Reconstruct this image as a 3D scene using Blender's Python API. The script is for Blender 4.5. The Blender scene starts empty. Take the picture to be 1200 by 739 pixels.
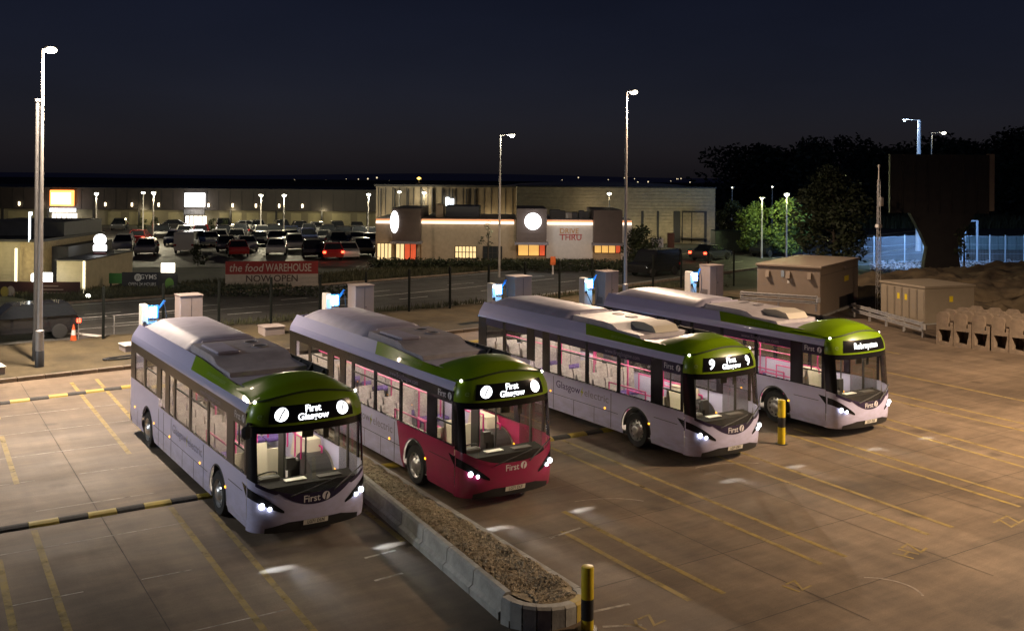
import bpy, bmesh, math, random
from mathutils import Vector, Matrix, noise as mnoise
random.seed(7)
sc = bpy.context.scene
COL = sc.collection
PI = math.pi
SKY_SAT = 1.0
SKY_EL = 50
SKY_STR = 0.0016
LAMP_L = 24000
LAMP_M = 12000
LAMP_R = 36000
ROADL = 14000
BUS_IN = 45
SCREEN = 2600
HEADP = 250
# ------------------------------------------------------------------ camera
CH, CP, CY, CF, CR, CPY = 7.4695, -0.0051, 0.5741, 1179.77, 0.0084, 199.064
cam = bpy.data.cameras.new('camera'); camo = bpy.data.objects.new('camera', cam); COL.objects.link(camo)
fw = Vector((math.sin(CY)*math.cos(CP), math.cos(CY)*math.cos(CP), -math.sin(CP)))
rt = Vector((math.cos(CY), -math.sin(CY), 0)); up = rt.cross(fw)
rt, up = rt*math.cos(CR)+up*math.sin(CR), up*math.cos(CR)-rt*math.sin(CR)
CAMP = Vector((0, 0, CH))
camo.matrix_world = Matrix(((rt.x, up.x, -fw.x, 0), (rt.y, up.y, -fw.y, 0), (rt.z, up.z, -fw.z, CH), (0, 0, 0, 1)))
cam.sensor_width = 36; cam.sensor_fit = 'HORIZONTAL'; cam.lens = 36*CF/1200
cam.shift_y = -(369.5-CPY)/1200
cam.clip_start = 0.2; cam.clip_end = 6000
sc.camera = camo
# ------------------------------------------------------------------ world, exposure
w = bpy.data.worlds.new('World'); sc.world = w; w.use_nodes = True
nt = w.node_tree; bg = nt.nodes['Background']
sky = nt.nodes.new('ShaderNodeTexSky'); sky.sky_type = 'NISHITA'; sky.sun_disc = False
sky.sun_elevation = math.radians(SKY_EL); sky.sun_rotation = math.radians(200); sky.altitude = 100
hsv = nt.nodes.new('ShaderNodeHueSaturation'); hsv.inputs['Saturation'].default_value = SKY_SAT
nt.links.new(sky.outputs[0], hsv.inputs['Color']); tn = nt.nodes.new('ShaderNodeMix'); tn.data_type = 'RGBA'; tn.blend_type = 'MULTIPLY'; tn.inputs['Factor'].default_value = 1
tn.inputs['B'].default_value = (1.42, 1.22, 1.85, 1); nt.links.new(hsv.outputs[0], tn.inputs['A']); 
wc = nt.nodes.new('ShaderNodeTexCoord'); wn = nt.nodes.new('ShaderNodeTexNoise'); wn.inputs['Scale'].default_value = 2.2; wn.inputs['Detail'].default_value = 5
wm = nt.nodes.new('ShaderNodeMapping'); wm.inputs['Scale'].default_value = (1, 1, 3.5); nt.links.new(wc.outputs['Generated'], wm.inputs[0]); nt.links.new(wm.outputs[0], wn.inputs['Vector'])
wr = nt.nodes.new('ShaderNodeMapRange'); wr.inputs[1].default_value = .3; wr.inputs[2].default_value = .7; wr.inputs[3].default_value = .84; wr.inputs[4].default_value = 1.14; nt.links.new(wn.outputs[0], wr.inputs[0])
wx = nt.nodes.new('ShaderNodeMix'); wx.data_type = 'RGBA'; wx.blend_type = 'MULTIPLY'; wx.inputs['Factor'].default_value = 1
nt.links.new(tn.outputs['Result'], wx.inputs['A']); nt.links.new(wr.outputs[0], wx.inputs['B']); nt.links.new(wx.outputs['Result'], bg.inputs[0])
bg.inputs[1].default_value = SKY_STR
sc.view_settings.view_transform = 'Standard'; sc.view_settings.look = 'None'
sc.view_settings.exposure = 0; sc.view_settings.gamma = 1
sc.cycles.use_denoising = True
sc.cycles.max_bounces = 6; sc.cycles.diffuse_bounces = 2; sc.cycles.glossy_bounces = 3
sc.cycles.transparent_max_bounces = 16; sc.cycles.transmission_bounces = 3
sc.cycles.sample_clamp_indirect = 4; sc.cycles.caustics_reflective = False; sc.cycles.caustics_refractive = False

# ------------------------------------------------------------------ survey helpers
def at(u, v, d):            # point seen at picture position (u, v) at distance d in front of the camera
    return CAMP + (fw + rt*((u-600)/CF) + up*((CPY-v)/CF))*d
def gnd(u, v, z=0.0):
    r = fw + rt*((u-600)/CF) + up*((CPY-v)/CF)
    return CAMP + r*((z-CH)/r.z)
def dep(v, u=600):
    return (gnd(u, v)-CAMP).dot(fw)
RROT = -CY                  # the retail park is turned by this angle against the bus yard

# ------------------------------------------------------------------ materials
MATS = {}
def mat(name, col, rough=0.6, metal=0.0, var=0.0, scale=4.0, bump=0.0, bscale=60.0, emit=None, estr=0.0, coat=0.0, spec=0.5, stretch=None, col2=None, detail=6):
    if name in MATS: return MATS[name]
    m = bpy.data.materials.new(name); m.use_nodes = True
    n = m.node_tree.nodes; l = m.node_tree.links; b = n['Principled BSDF']
    b.inputs['Base Color'].default_value = (*col, 1); b.inputs['Roughness'].default_value = rough
    b.inputs['Metallic'].default_value = metal; b.inputs['Coat Weight'].default_value = coat
    b.inputs['Coat Roughness'].default_value = 0.04
    b.inputs['Specular IOR Level'].default_value = spec
    if var or bump or col2:
        g = n.new('ShaderNodeTexCoord')
        vec = g.outputs['Object']
        if stretch:
            mp = n.new('ShaderNodeMapping'); mp.inputs['Scale'].default_value = stretch
            l.new(vec, mp.inputs[0]); vec = mp.outputs[0]
    if var or col2:
        t = n.new('ShaderNodeTexNoise'); t.inputs['Scale'].default_value = scale; t.inputs['Detail'].default_value = detail
        t.inputs['Roughness'].default_value = 0.62
        l.new(vec, t.inputs['Vector'])
        r = n.new('ShaderNodeValToRGB')
        c1 = tuple(max(0, c*(1-var)) for c in col); c2 = col2 or tuple(min(1, c*(1+var)) for c in col)
        r.color_ramp.elements[0].position = 0.33; r.color_ramp.elements[1].position = 0.67
        r.color_ramp.elements[0].color = (*c1, 1); r.color_ramp.elements[1].color = (*c2, 1)
        l.new(t.outputs[0], r.inputs[0]); l.new(r.outputs[0], b.inputs['Base Color'])
        mr = n.new('ShaderNodeMapRange'); mr.inputs[3].default_value = max(0, rough-0.08); mr.inputs[4].default_value = min(1, rough+0.08)
        l.new(t.outputs[0], mr.inputs[0]); l.new(mr.outputs[0], b.inputs['Roughness'])
    if bump:
        t2 = n.new('ShaderNodeTexNoise'); t2.inputs['Scale'].default_value = bscale; t2.inputs['Detail'].default_value = 4
        l.new(vec, t2.inputs['Vector'])
        bp = n.new('ShaderNodeBump'); bp.inputs['Strength'].default_value = bump; bp.inputs['Distance'].default_value = 0.02
        l.new(t2.outputs[0], bp.inputs['Height']); l.new(bp.outputs[0], b.inputs['Normal'])
    if emit:
        b.inputs['Emission Color'].default_value = (*emit, 1); b.inputs['Emission Strength'].default_value = estr
    MATS[name] = m; return m
def glass(name, tint=(0.8, 0.8, 0.8), gl=0.5):
    if name in MATS: return MATS[name]
    m = bpy.data.materials.new(name); m.use_nodes = True
    n = m.node_tree.nodes; l = m.node_tree.links; n.remove(n['Principled BSDF']); o = n['Material Output']
    tr = n.new('ShaderNodeBsdfTransparent'); tr.inputs[0].default_value = (*tint, 1)
    g = n.new('ShaderNodeBsdfGlossy'); g.inputs['Roughness'].default_value = 0.03
    lw = n.new('ShaderNodeLayerWeight'); lw.inputs[0].default_value = .5
    pw = n.new('ShaderNodeMath'); pw.operation = 'POWER'; pw.inputs[1].default_value = 5; l.new(lw.outputs['Facing'], pw.inputs[0])
    f = n.new('ShaderNodeMath'); f.operation = 'MULTIPLY_ADD'; f.inputs[1].default_value = .95; f.inputs[2].default_value = .04; l.new(pw.outputs[0], f.inputs[0])
    mx = n.new('ShaderNodeMixShader'); l.new(f.outputs[0], mx.inputs[0]); l.new(tr.outputs[0], mx.inputs[1]); l.new(g.outputs[0], mx.inputs[2])
    l.new(mx.outputs[0], o.inputs[0]); MATS[name] = m; return m
def worn(m, lo=.42, hi=.62, scale=2.6):     # let worn paint show the ground through it
    n = m.node_tree.nodes; l = m.node_tree.links; b = n['Principled BSDF']
    g = n.new('ShaderNodeNewGeometry'); t = n.new('ShaderNodeTexNoise'); t.inputs['Scale'].default_value = scale; t.inputs['Detail'].default_value = 9; t.inputs['Roughness'].default_value = .72
    l.new(g.outputs['Position'], t.inputs['Vector']); r = n.new('ShaderNodeMapRange'); r.inputs[1].default_value = lo; r.inputs[2].default_value = hi; r.inputs[3].default_value = .42; r.inputs[4].default_value = .97
    l.new(t.outputs[0], r.inputs[0]); l.new(r.outputs[0], b.inputs['Alpha']); return m
def dirt(m, col, tint=(.16,.12,.08), amt=.5):     # road dirt thrown up on the lower body
    n = m.node_tree.nodes; l = m.node_tree.links; b = n['Principled BSDF']
    g = n.new('ShaderNodeTexCoord'); sx = n.new('ShaderNodeSeparateXYZ'); l.new(g.outputs['Object'], sx.inputs[0])
    mp = n.new('ShaderNodeMapping'); mp.inputs['Scale'].default_value = (1, .8, 2.5); l.new(g.outputs['Object'], mp.inputs[0])
    t = n.new('ShaderNodeTexNoise'); t.inputs['Scale'].default_value = 2.4; t.inputs['Detail'].default_value = 8; t.inputs['Roughness'].default_value = .68; l.new(mp.outputs[0], t.inputs['Vector'])
    h = n.new('ShaderNodeMapRange'); h.inputs[1].default_value = 1.15; h.inputs[2].default_value = .3; h.inputs[3].default_value = .12; h.inputs[4].default_value = 1; l.new(sx.outputs[2], h.inputs[0])
    k = n.new('ShaderNodeMapRange'); k.inputs[1].default_value = .35; k.inputs[2].default_value = .75; k.inputs[3].default_value = 0; k.inputs[4].default_value = amt; l.new(t.outputs[0], k.inputs[0])
    mu = n.new('ShaderNodeMath'); mu.operation = 'MULTIPLY'; l.new(h.outputs[0], mu.inputs[0]); l.new(k.outputs[0], mu.inputs[1])
    x = n.new('ShaderNodeMix'); x.data_type = 'RGBA'; x.inputs['A'].default_value = (*col, 1); x.inputs['B'].default_value = (*tint, 1); l.new(mu.outputs[0], x.inputs['Factor']); l.new(x.outputs['Result'], b.inputs['Base Color'])
    rr = n.new('ShaderNodeMapRange'); rr.inputs[3].default_value = .28; rr.inputs[4].default_value = .6; l.new(mu.outputs[0], rr.inputs[0]); l.new(rr.outputs[0], b.inputs['Roughness'])
    return m
def emis(name, col, s):
    return mat(name, tuple(min(.8, c*.8) for c in col), 0.5, emit=col, estr=s)

# ------------------------------------------------------------------ mesh builder
class MB:
    def __init__(s): s.v = []; s.f = []
    def add(s, vs, fs):
        o = len(s.v); s.v += [tuple(p) for p in vs]; s.f += [tuple(i+o for i in f) for f in fs]; return s
    def box(s, x0, x1, y0, y1, z0, z1):
        return s.add([(x0,y0,z0),(x1,y0,z0),(x1,y1,z0),(x0,y1,z0),(x0,y0,z1),(x1,y0,z1),(x1,y1,z1),(x0,y1,z1)],
                     [(0,3,2,1),(4,5,6,7),(0,1,5,4),(1,2,6,5),(2,3,7,6),(3,0,4,7)])
    def cbox(s, x0, x1, y0, y1, z0, z1, b=.02):
        idx = {}; vs = []
        c = [(x0,x1),(y0,y1),(z0,z1)]
        for sx in (0,1):
            for sy in (0,1):
                for sz in (0,1):
                    for ax in range(3):
                        p = []
                        for k, sg in enumerate((sx,sy,sz)):
                            q = c[k][sg]
                            if k != ax: q += b if sg == 0 else -b
                            p.append(q)
                        idx[(sx,sy,sz,ax)] = len(vs); vs.append(p)
        fs = []
        for ax in range(3):
            o = [k for k in range(3) if k != ax]
            for sg in (0,1):
                q = []
                for a, bb in ((0,0),(1,0),(1,1),(0,1)):
                    k = [0,0,0]; k[ax] = sg; k[o[0]] = a; k[o[1]] = bb; q.append(idx[(*k, ax)])
                fs.append(q)
            for a in (0,1):
                for bb in (0,1):
                    k0 = [0,0,0]; k0[o[0]] = a; k0[o[1]] = bb; k1 = list(k0); k1[ax] = 1
                    fs.append([idx[(*k0,o[0])], idx[(*k1,o[0])], idx[(*k1,o[1])], idx[(*k0,o[1])]])
        for sx in (0,1):
            for sy in (0,1):
                for sz in (0,1): fs.append([idx[(sx,sy,sz,0)], idx[(sx,sy,sz,1)], idx[(sx,sy,sz,2)]])
        return s.add(vs, fs)
    def prism(s, poly, a0, a1, axis='x'):
        # poly: list of 2-d points in the plane perpendicular to axis
        def P(p, a): return {'x': (a,p[0],p[1]), 'y': (p[0],a,p[1]), 'z': (p[0],p[1],a)}[axis]
        n = len(poly); vs = [P(p,a0) for p in poly]+[P(p,a1) for p in poly]
        fs = [tuple(range(n)), tuple(range(2*n-1, n-1, -1))]+[(i,(i+1)%n,n+(i+1)%n,n+i) for i in range(n)]
        return s.add(vs, fs)
    def cyl(s, p0, p1, r0, r1=None, n=10, caps=True):
        r1 = r0 if r1 is None else r1
        p0 = Vector(p0); p1 = Vector(p1); d = (p1-p0)
        if d.length < 1e-9: return s
        d.normalize(); a = d.orthogonal().normalized(); b = d.cross(a)
        vs = []
        for p, r in ((p0,r0),(p1,r1)):
            for i in range(n):
                t = 2*PI*i/n; vs.append(p+a*(r*math.cos(t))+b*(r*math.sin(t)))
        fs = [(i,(i+1)%n,n+(i+1)%n,n+i) for i in range(n)]
        if caps: fs += [tuple(range(n-1,-1,-1)), tuple(range(n,2*n))]
        return s.add(vs, fs)
    def tube(s, pts, r, n=6):
        for a, b in zip(pts[:-1], pts[1:]): s.cyl(a, b, r, r, n, True)
        return s
    def lathe(s, prof, org=(0,0,0), axis='z', n=24, caps=True):
        vs = []; o = Vector(org)
        for r, h in prof:
            for i in range(n):
                t = 2*PI*i/n; c, q = r*math.cos(t), r*math.sin(t)
                vs.append(o+Vector({'z': (c,q,h), 'x': (h,c,q), 'y': (c,h,q)}[axis]))
        fs = []
        for k in range(len(prof)-1):
            for i in range(n):
                j = (i+1)%n; fs.append((k*n+i,k*n+j,(k+1)*n+j,(k+1)*n+i))
        if caps: fs += [tuple(range(n-1,-1,-1)), tuple(range((len(prof)-1)*n, len(prof)*n))]
        return s.add(vs, fs)
    def grid(s, fn, nu, nv):
        vs = [fn(i/nu, j/nv) for i in range(nu+1) for j in range(nv+1)]
        return s.add(vs, [(i*(nv+1)+j,(i+1)*(nv+1)+j,(i+1)*(nv+1)+j+1,i*(nv+1)+j+1) for i in range(nu) for j in range(nv)])
    def sphere(s, c, r, n=8, m=5, sq=(1,1,1)):
        c = Vector(c)
        prof = [(r*math.sin(PI*k/m), -r*math.cos(PI*k/m)) for k in range(m+1)]
        vs = []
        for rr, h in prof:
            for i in range(n):
                t = 2*PI*i/n; vs.append(c+Vector((rr*math.cos(t)*sq[0], rr*math.sin(t)*sq[1], h*sq[2])))
        return s.add(vs, [(k*n+i,k*n+(i+1)%n,(k+1)*n+(i+1)%n,(k+1)*n+i) for k in range(m) for i in range(n)])
    def mesh(s, name, m=None, smooth=None):
        me = bpy.data.meshes.new(name); me.from_pydata(s.v, [], s.f); me.update()
        bm = bmesh.new(); bm.from_mesh(me); bmesh.ops.remove_doubles(bm, verts=bm.verts, dist=1e-5) if len(s.v) < 20000 else None
        bmesh.ops.recalc_face_normals(bm, faces=bm.faces) if len(s.v) < 60000 else None
        bm.to_mesh(me); bm.free()
        if m: me.materials.append(m)
        if smooth is not None:
            me.polygons.foreach_set('use_smooth', [True]*len(me.polygons)); me.set_sharp_from_angle(angle=math.radians(smooth))
        return me
    def build(s, name, m, parent=None, smooth=None, loc=None, rotz=None):
        return put(name, s.mesh(name, m, smooth), parent, loc, rotz)
def put(name, me, parent=None, loc=None, rotz=None):
    o = bpy.data.objects.new(name, me); COL.objects.link(o)
    if parent: o.parent = parent
    if loc is not None: o.location = loc
    if rotz is not None: o.rotation_euler[2] = rotz
    return o
def tag(o, label=None, cat=None, group=None, kind=None):
    if label: o['label'] = label
    if cat: o['category'] = cat
    if group: o['group'] = group
    if kind: o['kind'] = kind
    return o
def thing(name, label, cat, loc=(0,0,0), rotz=0, group=None):
    o = bpy.data.objects.new(name, None); COL.objects.link(o); o.location = loc; o.rotation_euler[2] = rotz
    o.empty_display_size = .3
    return tag(o, label, cat, group)
def struct(mb, name, m, parent=None, smooth=None):
    o = mb.build(name, m, parent, smooth)
    if not parent: o['kind'] = 'structure'
    return o
def light(kind, name, parent, loc, power, col, radius=.15, aim=None, angle=None, blend=.6, squash=None):
    L = bpy.data.lights.new(name, kind); L.energy = power; L.color = col; L.shadow_soft_size = radius
    o = bpy.data.objects.new(name, L); COL.objects.link(o); o.parent = parent; o.location = loc
    if kind == 'SPOT': L.spot_size = angle; L.spot_blend = blend
    if squash: o.scale = (squash[0], squash[1], 1)
    if aim is not None: o.rotation_euler = Vector(aim).to_track_quat('-Z', 'Y').to_euler()
    return o
TXT = {}
def text_geo(body, size=1.0, bold=0.0):
    k = (body, bold)
    if k not in TXT:
        c = bpy.data.curves.new('lettering', 'FONT'); c.body = body; c.size = 1; c.align_x = 'CENTER'; c.align_y = 'CENTER'; c.offset = bold; c.resolution_u = 3
        o = bpy.data.objects.new('lettering', c); me = bpy.data.meshes.new_from_object(o)
        TXT[k] = ([tuple(v.co) for v in me.vertices], [tuple(p.vertices) for p in me.polygons])
        bpy.data.objects.remove(o); bpy.data.meshes.remove(me); bpy.data.curves.remove(c)
    v, f = TXT[k]
    return [(x*size, y*size) for x, y, z in v], f
def text_on(mb, body, size, fn, bold=0.0, width=None):
    v, f = text_geo(body, size, bold)
    if width:
        w_ = max(p[0] for p in v)-min(p[0] for p in v); k = width/w_; v = [(x*k, y) for x, y in v]
    return mb.add([fn(x, y) for x, y in v], f)
ORD = ['first','second','third','fourth','fifth','sixth','seventh','eighth','ninth','tenth','eleventh','twelfth','thirteenth','fourteenth','fifteenth','sixteenth','seventeenth','eighteenth','nineteenth','twentieth']
# ================================================================== GROUND
def ground_mat(name, c_lo, c_hi, streak=(1,1,1), grain=.3, dark=.5, rough=.75, big=.12, spots=False):
    m = bpy.data.materials.new(name); m.use_nodes = True
    n = m.node_tree.nodes; l = m.node_tree.links; b = n['Principled BSDF']
    g = n.new('ShaderNodeNewGeometry')
    def noise(scale, st=(1,1,1), detail=6, rough=.6):
        mp = n.new('ShaderNodeMapping'); mp.inputs['Scale'].default_value = st; l.new(g.outputs['Position'], mp.inputs[0])
        t = n.new('ShaderNodeTexNoise'); t.inputs['Scale'].default_value = scale; t.inputs['Detail'].default_value = detail; t.inputs['Roughness'].default_value = rough
        l.new(mp.outputs[0], t.inputs['Vector']); return t.outputs[0]
    def ramp(src, p0, p1, a, c):
        r = n.new('ShaderNodeValToRGB'); r.color_ramp.elements[0].position = p0; r.color_ramp.elements[1].position = p1
        r.color_ramp.elements[0].color = (*a, 1); r.color_ramp.elements[1].color = (*c, 1); l.new(src, r.inputs[0]); return r.outputs[0]
    def mix(mode, f, a, c):
        x = n.new('ShaderNodeMix'); x.data_type = 'RGBA'; x.blend_type = mode; x.inputs['Factor'].default_value = f
        l.new(a, x.inputs['A']); l.new(c, x.inputs['B']); return x.outputs['Result']
    base = ramp(noise(big), .3, .7, c_lo, c_hi)
    s1 = ramp(noise(.55, streak, 8, .7), .35, .65, (.55,.55,.55), (1.1,1.1,1.1))
    base = mix('MULTIPLY', .8, base, s1)
    s2 = ramp(noise(1.3, (1.2,.18,1), 5, .6), .4, .62, (.7,.69,.68), (1.06,1.06,1.06))
    base = mix('MULTIPLY', .55, base, s2)
    s3 = ramp(noise(.42, (1,1,1), 3, .5), .30, .42, (dark,dark,dark), (1,1,1))
    base = mix('MULTIPLY', .8, base, s3)
    s4 = ramp(noise(38, (1,1,1), 3, .7), .3, .7, (1-grain,)*3, (1+grain*.5,)*3)
    base = mix('MULTIPLY', .9, base, s4)
    if spots:
        vt = n.new('ShaderNodeTexVoronoi'); vt.inputs['Scale'].default_value = .62; vt.inputs['Randomness'].default_value = 1
        dn = n.new('ShaderNodeMix'); dn.data_type = 'RGBA'; dn.blend_type = 'ADD'; dn.inputs['Factor'].default_value = .35
        nn2 = n.new('ShaderNodeTexNoise'); nn2.inputs['Scale'].default_value = 3.0; nn2.inputs['Detail'].default_value = 4; l.new(g.outputs['Position'], nn2.inputs['Vector'])
        l.new(g.outputs['Position'], dn.inputs['A']); l.new(nn2.outputs['Color'], dn.inputs['B']); l.new(dn.outputs['Result'], vt.inputs['Vector'])
        base = mix('MULTIPLY', .85, base, ramp(vt.outputs['Distance'], .06, .17, (.55,.53,.5), (1,1,1)))
        pat = ramp(noise(.23, (1,.6,1), 7, .66), .42, .58, (.78,.77,.76), (1.12,1.12,1.12)); base = mix('MULTIPLY', .9, base, pat)
        hair = ramp(noise(2.4, (.25,1.6,1), 9, .75), .42, .6, (.86,.86,.86), (1.08,1.08,1.08)); base = mix('MULTIPLY', .9, base, hair)
    l.new(base, b.inputs['Base Color'])
    mr = n.new('ShaderNodeMapRange'); mr.inputs[3].default_value = rough-.2; mr.inputs[4].default_value = rough+.15
    l.new(noise(.8, streak, 5), mr.inputs[0]); l.new(mr.outputs[0], b.inputs['Roughness'])
    bp = n.new('ShaderNodeBump'); bp.inputs['Strength'].default_value = .25; bp.inputs['Distance'].default_value = .01
    l.new(noise(55), bp.inputs['Height']); l.new(bp.outputs[0], b.inputs['Normal'])
    return m
CONC = ground_mat('yard_concrete', (.165,.118,.076), (.245,.18,.12), (.35,1,1), .28, .6, .72, .12, True)
ASPH = ground_mat('road_asphalt', (.05,.048,.044), (.075,.072,.066), (1,.3,1), .35, .8, .75)
CARP = ground_mat('car_park_asphalt', (.055,.05,.045), (.085,.078,.07), (1,1,1), .35, .7, .7)
SAND = ground_mat('gravel_soil', (.068,.05,.022), (.115,.086,.04), (1,1,1), .5, .5, .95, .6)
SOIL = ground_mat('dark_soil', (.07,.05,.03), (.17,.12,.07), (1,1,1), .5, .35, .95, .5)
GRASSG = ground_mat('rough_grass_ground', (.02,.026,.012), (.045,.05,.024), (1,1,1), .5, .5, .95, .4)
YPAINT = mat('faded_yellow_paint', (.50,.35,.07), .7, var=.35, scale=3.2, col2=(.24,.185,.09), bump=.15)
WPAINT = mat('worn_white_paint', (.42,.38,.32), .7, var=.45, scale=4, bump=.1)
worn(YPAINT, .30, .52); worn(WPAINT, .36, .56, 3.5)
WROAD = mat('road_white_paint', (.55,.55,.52), .7, var=.25, scale=3)
def sheet(pts, z, name, m, parent=None):
    mb = MB(); mb.add([(x,y,z) for x, y in pts], [tuple(range(len(pts)))]); return struct(mb, name, m, parent)
struct(MB().grid(lambda a, b: (-1500+3600*a, -600+3000*b, -.06), 8, 8), 'ground', GRASSG)
yard = sheet([(-40,-12),(60,-12),(60,22),(46.5,24),(46.3,43.8),(38,42.6),(8.4,39.95),(-40,36)], 0, 'yard', CONC)
def stripe(a, b, wd, z, name, m, parent, jag=0):
    a = Vector(a); b = Vector(b); d = (b-a).normalized(); nn = Vector((-d.y, d.x))*wd/2
    p = [a-nn, b-nn, b+nn, a+nn]
    mb = MB(); mb.add([(q.x,q.y,z) for q in p], [(0,1,2,3)]); o = put(name, mb.mesh(name, m)); o.parent = parent; return o
# bay lines (pairs) along the bays
for a, b in [((12.45,17.2),(12.35,13.2)),((13.2,18.2),(13.08,13.1)),((16.0,23.2),(15.68,13.1)),((16.72,23.1),(16.4,13.1)),((19.5,22.6),(18.9,13.0)),((20.3,22.5),(19.74,13.0)),((22.75,20.6),(22.3,13.0)),((23.4,20.6),(22.94,13.2)),((26.2,21.6),(25.3,13.4)),((27.0,21.6),(26.1,13.2)),((29.3,24),(29.0,13.6)),((30.2,24),(29.8,13.6)),((33.3,26),(32.8,14.6)),
             ((5.88,23.0),(5.5,13.2)),((6.56,22.2),(6.2,13.4)),((3.1,23.0),(2.72,12.5)),((2.3,21.6),(1.95,13)),((6.33,38.4),(6.05,27.9)),((7.2,38.6),(6.85,28.5)),((3.4,31.6),(3.2,26.6)),((3.75,38.5),(3.55,33.8)),
             ((9.6,23.0),(9.35,18.4)),((16.9,38),(16.5,24.5)),((17.7,38),(17.3,24.5)),((23.3,38),(23.0,24.5)),((30.0,36),(29.6,25)),((33.9,37),(33.6,27)),((37.6,36),(37.2,27))]:
    stripe(a, b, .125, .004, 'bay_line', YPAINT, yard)
# cement joints / scuffed cross lines between the slabs
for y, segs in [(29.13,[(2.2,6.2)]),(26.7,[(2.3,3.6),(4.6,6.2)]),(24.25,[(3.3,5.8)]),(21.85,[(1.8,5.9)]),(19.2,[(2.2,3.4),(4.4,5.3)]),(31.7,[(2.5,7)]),(34.1,[(2.6,7.2)]),(16.6,[(4.6,6.2)])]:
    for x0, x1 in segs: stripe((x0,y),(x1,y-.02), .035, .004, 'slab_joint', WPAINT, yard)
DJ = mat('dark_joint', (.06,.05,.04), .9, var=.3)
for y in (12.0,14.5,17.1,19.6,22.1,26.8,29.2,31.6): stripe((10.9,y),(46,y+.15), .018, .0035, 'slab_joint', DJ, yard)
for x in (14.4,18.0,21.4,24.3,27.9,31.5,35.2): stripe((x,11),(x+.35,38), .018, .0032, 'slab_joint', DJ, yard)
for x in (4.6,): stripe((x-.4,12),(x+.2,39), .018, .0032, 'slab_joint', DJ, yard)
# short white ticks of the bays by the island and painted bay marks seen upside down
for a, b in [((8.3,18.0),(9.0,18.05)),((8.0,16.9),(8.6,16.95)),((10.55,13.75),(11.35,13.65)),((10.4,13.2),(11.0,12.9)),((12.0,17.0),(12.9,17.15)),((9.3,14.9),(9.6,14.85))]:
    stripe(a, b, .07, .0045, 'white_mark', WPAINT, yard)
def baymark(body, x, y, size, rot):
    mb = MB(); c, s = math.cos(rot), math.sin(rot)
    text_on(mb, body, size, lambda a, b: (x+a*c-b*s, y+a*s+b*c, .0045)); mb.build('bay_mark', YPAINT, yard)
baymark('HZ', 17.75, 12.6, .62, PI*.02+PI/2*.12)
baymark('IZ', 14.45, 12.62, .55, .15)
baymark('ZZ', 21.15, 12.55, .6, .15)
baymark('YZ', 11.1, 12.92, .55, .15)
# tyre-drawn arcs
TYRE = mat('tyre_scuff', (.30,.25,.2), .8, var=.3, scale=6)
for cx, cy, r, a0, a1 in [(15.2,11.6,1.0,-.6,.9),(13.7,17.3,1.6,.4,1.5),(18.3,17.6,1.9,.7,1.7)]:
    mb = MB(); n = 16
    vs = []
    for i in range(n+1):
        t = a0+(a1-a0)*i/n; vs += [(cx+r*math.cos(t), cy+r*.8*math.sin(t), .0042), (cx+(r+.05)*math.cos(t), cy+(r+.05)*.8*math.sin(t), .0042)]
    mb.add(vs, [(2*i,2*i+1,2*i+3,2*i+2) for i in range(n)]); mb.build('tyre_mark', TYRE, yard)

# kerb + soil strip behind the bays
KERB = mat('weathered_kerb', (.20,.16,.12), .85, var=.35, scale=3, bump=.4, bscale=30)
def kerb_y(x): return 39.1+.0985*x if x < 10 else 40.08+.0905*(x-10)
strip = MB()
def stripfn(a, b):
    x = -40+86*a; y0 = kerb_y(x)+.12; y1 = 46.2+.075*x+ (0 if x > 8 else 0)
    y = y0+(y1-y0)*b
    return (x, y, .12+.05*math.sin(x*1.7+y*2.1)*math.sin(y*1.3+x*.4)*min(1, b*4)+.12*b)
strip.grid(stripfn, 120, 14); soil_strip = struct(strip, 'soil_strip', SAND, None, 60)
kb = thing('kerb', 'long weathered concrete kerb along the back of the bus bays', 'kerb', (0,0,0))
km = MB().cbox(-.455, .455, -.07, .07, -.1, .15, .02).mesh('kerb_stone', KERB)
x = -10.0
while x < 45:
    o = put('kerb_stone', km, kb, (x+.46, kerb_y(x+.46), 0), math.atan(.095)); x += .92
# road with markings, verge, pavement
near = [(-60,40.8),(-5,45.6),(8,47.2),(24,48.4),(36,51.2),(52,55.6),(66,59.6),(85,64.6),(130,76)]
far = [(-60,55.6),(-5,60.2),(6,61.2),(20,62.4),(36,65.2),(52,68.6),(66,72.2),(85,77),(130,90)]
mb = MB()
def strip_between(A, B, z, name, m):
    mb = MB(); n = len(A); mb.add([(x,y,z) for x, y in A]+[(x,y,z) for x, y in B], [(i,i+1,n+i+1,n+i) for i in range(n-1)]); return struct(mb, name, m)
road = strip_between(near, far, -.02, 'road', ASPH)
def lerp_path(t, s):
    k = min(int(t), len(near)-2); f = t-k
    a = Vector(near[k]).lerp(Vector(near[k+1]), f); b = Vector(far[k]).lerp(Vector(far[k+1]), f); return a.lerp(b, s)
def road_line(s, t0, t1, wd, dash=None):
    t = t0
    while t < t1:
        L = (Vector(near[int(t)+1])-Vector(near[int(t)])).length
        dt = (dash[0] if dash else 4)/L; e = min(t+dt, t1)
        stripe(lerp_path(t, s), lerp_path(e-1e-4, s), wd, -.015, 'road_marking', WROAD, road); t = e+((dash[1]/L) if dash else 0)
road_line(.06, 1.6, 6.9, .12); road_line(.94, 1.2, 6.9, .12)
road_line(.35, 1.3, 6.9, .12, (2.0,4.0)); road_line(.64, 1.3, 6.9, .12, (2.0,4.0))
road_line(.5, 1.0, 4.4, .12)
stripe((8.2,50.3),(9.5,48.3), .45, -.014, 'road_marking', WROAD, road)
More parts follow.
